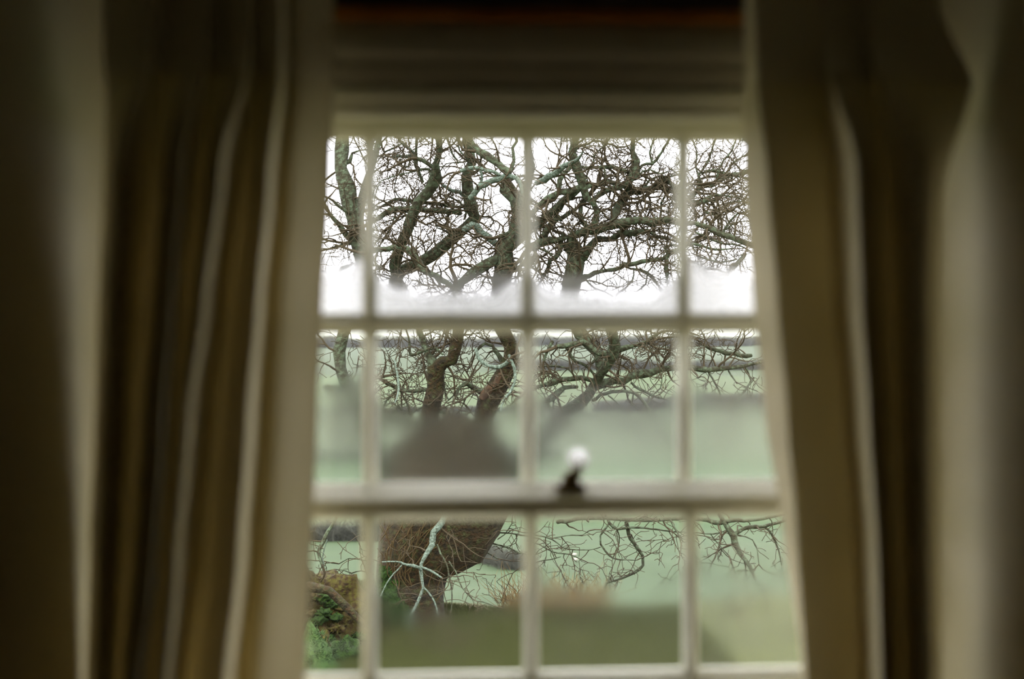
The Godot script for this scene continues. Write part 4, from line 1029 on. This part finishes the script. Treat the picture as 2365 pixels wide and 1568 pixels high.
# ---------- round the oak ----------
func ground_things() -> void:
	var s := Shape.new()
	var bank := thing("mossy_bank", "brown mossy bank at the foot of the oak, far left pane", "bank", Vector3(-1.75, -2.2, -14.6))
	s.lump(Vector3(0, 0.05, 0), Vector3(0.92, 0.68, 0.75), noise, 0.5, 34, 8.0)
	part("soil", s, M.earth, bank)
	for k in 60:
		var c := Shape.new()
		var w := rng.randf_range(-0.5, 1.1)
		var h := rng.randf_range(-0.1, 1.2)
		var at := Vector3(0.92 * sin(w) * cos(h), 0.05 + 0.66 * sin(h), 0.73 * cos(w) * cos(h))
		c.lump(at, Vector3(1, 0.55, 1) * rng.randf_range(0.04, 0.1), noise, 1.1, 10, 90.0)
		part("moss_cushion", c, M.earth if k % 3 == 0 else M.moss, bank)
	var log_node := thing("fallen_log", "weathered fallen branch lying on the mossy bank", "log", Vector3(-1.42, -1.5, -13.85))
	s = Shape.new()
	s.tube(PackedVector3Array([Vector3(-0.35, 0.0, -0.1), Vector3(-0.1, 0.06, 0), Vector3(0.12, 0.02, 0.05), Vector3(0.32, -0.16, 0.1), Vector3(0.52, -0.36, 0.15)]), PackedFloat32Array([0.05, 0.055, 0.05, 0.045, 0.035]), 12, 0.25, noise)
	part("stem", s, M.trunk, log_node)
	var stump := thing("mossy_rock", "bright green pointed rock coated in moss, lower left pane", "rock", Vector3(-1.37, -2.2, -13.1))
	s = Shape.new()
	var rows := []
	for r in 16:
		var row := PackedVector3Array()
		var t := r / 15.0
		for q in 28:
			var w := TAU * q / 28.0
			var d := Vector3(cos(w), 0, sin(w))
			var rr := (0.22 * (1.0 - t) + 0.035 * sqrt(1.0 - t)) * (1.0 + 0.4 * noise.get_noise_3d(d.x * 7.0, t * 9.0, d.z * 7.0) + 0.08 * noise.get_noise_3d(d.x * 30.0, t * 30.0, d.z * 30.0))
			row.append(d * rr + Vector3(-0.1 * t, t * 0.56 - 0.02, 0))
		rows.append(row)
	s.sheet(rows, true)
	part("moss_coat", s, M.green_moss, stump)
	var dome := thing("moss_mound", "dark green moss mound beside the bright green rock", "mound", Vector3(-1.1, -2.2, -13.56))
	s = Shape.new()
	s.lump(Vector3(0, 0.08, 0), Vector3(0.14, 0.15, 0.13), noise, 0.7, 18, 26.0)
	part("moss_coat", s, M.moss, dome)
	for q in [[stump, 0.2, 0.42, 500, M.green_moss], [dome, 0.14, 0.22, 300, M.moss], [bank, 0.9, 0.72, 3500, M.earth]]:
		var fuzz := Shape.new()
		for k in q[3]:
			var w := rng.randf() * TAU
			var up := rng.randf()
			var out := Vector3(cos(w), 0, sin(w)) * sqrt(1.0 - up * up * 0.8) + Vector3(0, up * 0.6, 0)
			var foot := Vector3(cos(w) * q[1] * sqrt(1.0 - up * up), up * q[2], sin(w) * q[1] * 0.8 * sqrt(1.0 - up * up)) * rng.randf_range(0.9, 1.0)
			var wide := Vector3(-sin(w), 0, cos(w)) * 0.007
			fuzz.tri(foot - wide, foot + wide, foot + (out + Vector3(rng.randfn(), rng.randfn(), rng.randfn()) * 0.5) * rng.randf_range(0.03, 0.08), out)
		part("moss_fronds", fuzz, q[4], q[0]).set_meta("kind", "stuff")
	# dry brambles along the edge of the lawn
	var spots := [[1.5, 16.3, 0.7, "bramble clump at the lawn's edge right of the oak trunk"]]
	for sp in spots:
		var y := ground(sp[0], sp[1])
		var b := thing("bramble_clump", "dry orange brown " + sp[3], "bush", Vector3(sp[0], y, -sp[1]))
		var stems := Shape.new()
		for k in 420:
			var p := PackedVector3Array()
			var r := PackedFloat32Array()
			var at := Vector3(rng.randf_range(-0.7, 0.7), -0.05, rng.randf_range(-0.5, 0.5))
			var d := Vector3(rng.randfn(0, 0.25), 1.0, rng.randfn(0, 0.25))
			var tall: float = sp[2] * rng.randf_range(0.35, 1.0)
			for q in 6:
				p.append(at)
				r.append(0.006 * (1.0 - q / 7.0))
				d = (d + Vector3(rng.randfn(0, 0.2), -0.12, rng.randfn(0, 0.2))).normalized()
				at += d * tall / 5.0
			stems.tube(p, r, 3)
		part("stems", stems, M.bramble, b).set_meta("kind", "stuff")
	# grass
	var blade := Shape.new()
	for k in 7:
		var at := Vector3(rng.randf_range(-0.05, 0.05), 0, rng.randf_range(-0.05, 0.05))
		var lean := Vector3(rng.randfn(0, 0.03), 0.09, rng.randfn(0, 0.03))
		var side := Vector3(0.004, 0, rng.randf_range(-0.003, 0.003))
		blade.tri(at - side, at + side, at + lean * rng.randf_range(0.6, 1.2), Vector3.BACK)
	var mm := MultiMesh.new()
	mm.transform_format = MultiMesh.TRANSFORM_3D
	mm.mesh = blade.mesh()
	mm.instance_count = 24000
	for k in mm.instance_count:
		var x := rng.randf_range(-3.2, 3.2)
		var u := rng.randf_range(10.5, 18.6)
		u = minf(u, lawn_edge(x))
		mm.set_instance_transform(k, Transform3D(Basis(Vector3.UP, rng.randf() * TAU).scaled(Vector3.ONE * rng.randf_range(0.5, 1.2)), Vector3(x, ground(x, u), -u)))
	var g := MultiMeshInstance3D.new()
	g.name = "lawn_grass"
	g.multimesh = mm
	g.material_override = M.grass_blade
	add_child(g)
	g.set_meta("kind", "stuff")
	g.set_meta("label", "short olive grass of the lawn under the oak")
	g.set_meta("category", "grass")


# ---------- far away ----------
func bush_mesh(sd: int, tall: float) -> ArrayMesh:
	rng.seed = sd
	var s := Shape.new()
	for k in 210:
		var p := PackedVector3Array()
		var r := PackedFloat32Array()
		var at := Vector3(rng.randfn(0, 0.25), 0, rng.randfn(0, 0.25)) * tall
		var d := Vector3(rng.randfn(0, 0.4), 1.0, rng.randfn(0, 0.4)).normalized()
		for q in 4:
			p.append(at)
			r.append(tall * 0.016 * (1.0 - q / 4.5))
			d = (d + Vector3(rng.randfn(0, 0.3), 0, rng.randfn(0, 0.3))).normalized()
			at += d * tall * 0.3
		s.tube(p, r, 3)
	return s.mesh()


func far_things() -> void:
	var kinds := []
	for k in 4:
		kinds.append(bush_mesh(60 + k, 1.0))
	rng.seed = 99
	# hedgerows: from (x, u) to (x, u)
	var hedges := [
		[-120.0, 415.0, -14.0, 405.0, 6.5, "thick grey hedgerow above the near field left of the trunk"],
		[4.0, 375.0, 21.0, 325.0, 4.0, "blue grey hedgerow slanting down right of the oak trunk"],
		[-260.0, 650.0, 60.0, 655.0, 5.0, "hedgerow across the middle of the valley"],
		[110.0, 885.0, 420.0, 950.0, 9.0, "purple grey hedgerow behind the right panes"],
		[-420.0, 905.0, 80.0, 880.0, 4.0, "hedgerow low on the far hillside behind the oak"],
		[60.0, 1180.0, 620.0, 1200.0, 9.0, "hedgerow high on the far hillside"],
	]
	for h in hedges:
		var a := Vector2(h[0], h[1])
		var b := Vector2(h[2], h[3])
		var row := thing("hedgerow", h[5], "hedge", Vector3(a.x, ground(a.x, a.y), -a.y), "hedgerows of the valley")
		var count := int(a.distance_to(b) / (h[4] * 0.55)) + 2
		for k in mini(count, 120):
			var q := a.lerp(b, float(k) / (mini(count, 120) - 1))
			var o := part("shrub", kinds[k % 4], M.hedge, row)
			var size: float = h[4] * rng.randf_range(0.7, 1.25)
			o.position = Vector3(q.x, ground(q.x, q.y), -q.y) - row.position
			o.rotation.y = rng.randf() * TAU
			o.scale = Vector3(size * 1.3, size, size * 1.3)
	rng.seed = 123
	var belt := thing("woodland_belt", "hazy grey belt of bare woodland along the skyline", "woodland", Vector3(-620, ground(-620.0, 1650.0), -1650))
	for k in 130:
		var x := -620.0 + k * 10.0 + rng.randf_range(-3, 3)
		var u := 1650.0 + rng.randf_range(-30, 40)
		var size := rng.randf_range(11.0, 18.0)
		var o := part("tree_crown", kinds[k % 4], M.hedge, belt)
		o.position = Vector3(x, ground(x, u), -u) - belt.position
		o.scale = Vector3(size * 1.2, size, size * 1.2)
		o.rotation.y = rng.randf() * TAU
	# winter haze lying over the valley
	var fog := FogMaterial.new()
	fog.density = 0.000025
	fog.albedo = Color(0.97, 0.98, 1.0)
	var haze := FogVolume.new()
	haze.name = "valley_haze"
	haze.shape = RenderingServer.FOG_VOLUME_SHAPE_BOX
	haze.size = Vector3(2400, 130, 1560)
	haze.position = Vector3(0, 0, -1000)
	haze.material = fog
	add_child(haze)
	haze.set_meta("kind", "stuff")
	haze.set_meta("label", "thin pale haze lying over the valley")
	haze.set_meta("category", "haze")
	# two sheep
	for q in [[36.5, 352.0, "white sheep grazing on the field, upper of two"], [35.5, 340.0, "white sheep grazing on the field, lower of two"]]:
		var sh := thing("sheep", q[2], "sheep", Vector3(q[0], ground(q[0], q[1]), -q[1]), "sheep on the field")
		var s := Shape.new()
		s.lump(Vector3(0, 0.62, 0), Vector3(0.5, 0.3, 0.26), noise, 0.15, 10, 5.0)
		s.lump(Vector3(0.5, 0.7, 0), Vector3(0.2, 0.15, 0.12), noise, 0.0, 8)
		part("body", s, M.wool, sh)
		for lx in [-0.3, 0.3]:
			for lz in [-0.12, 0.12]:
				s = Shape.new()
				s.tube(PackedVector3Array([Vector3(lx, 0.45, lz), Vector3(lx * 1.05, 0.22, lz), Vector3(lx, 0, lz)]), PackedFloat32Array([0.06, 0.04, 0.035]), 6)
				part("leg", s, M.dark_face, sh)


func _ready() -> void:
	rng.seed = 20
	noise.seed = 7
	noise.frequency = 0.25
	noise.fractal_octaves = 3
	light_and_lens()
	materials()
	room()
	window()
	curtains()
	land()
	oak()
	ground_things()
	far_things()
	print("twigs ", twig_count, " verts ", twig_shape.v.size())
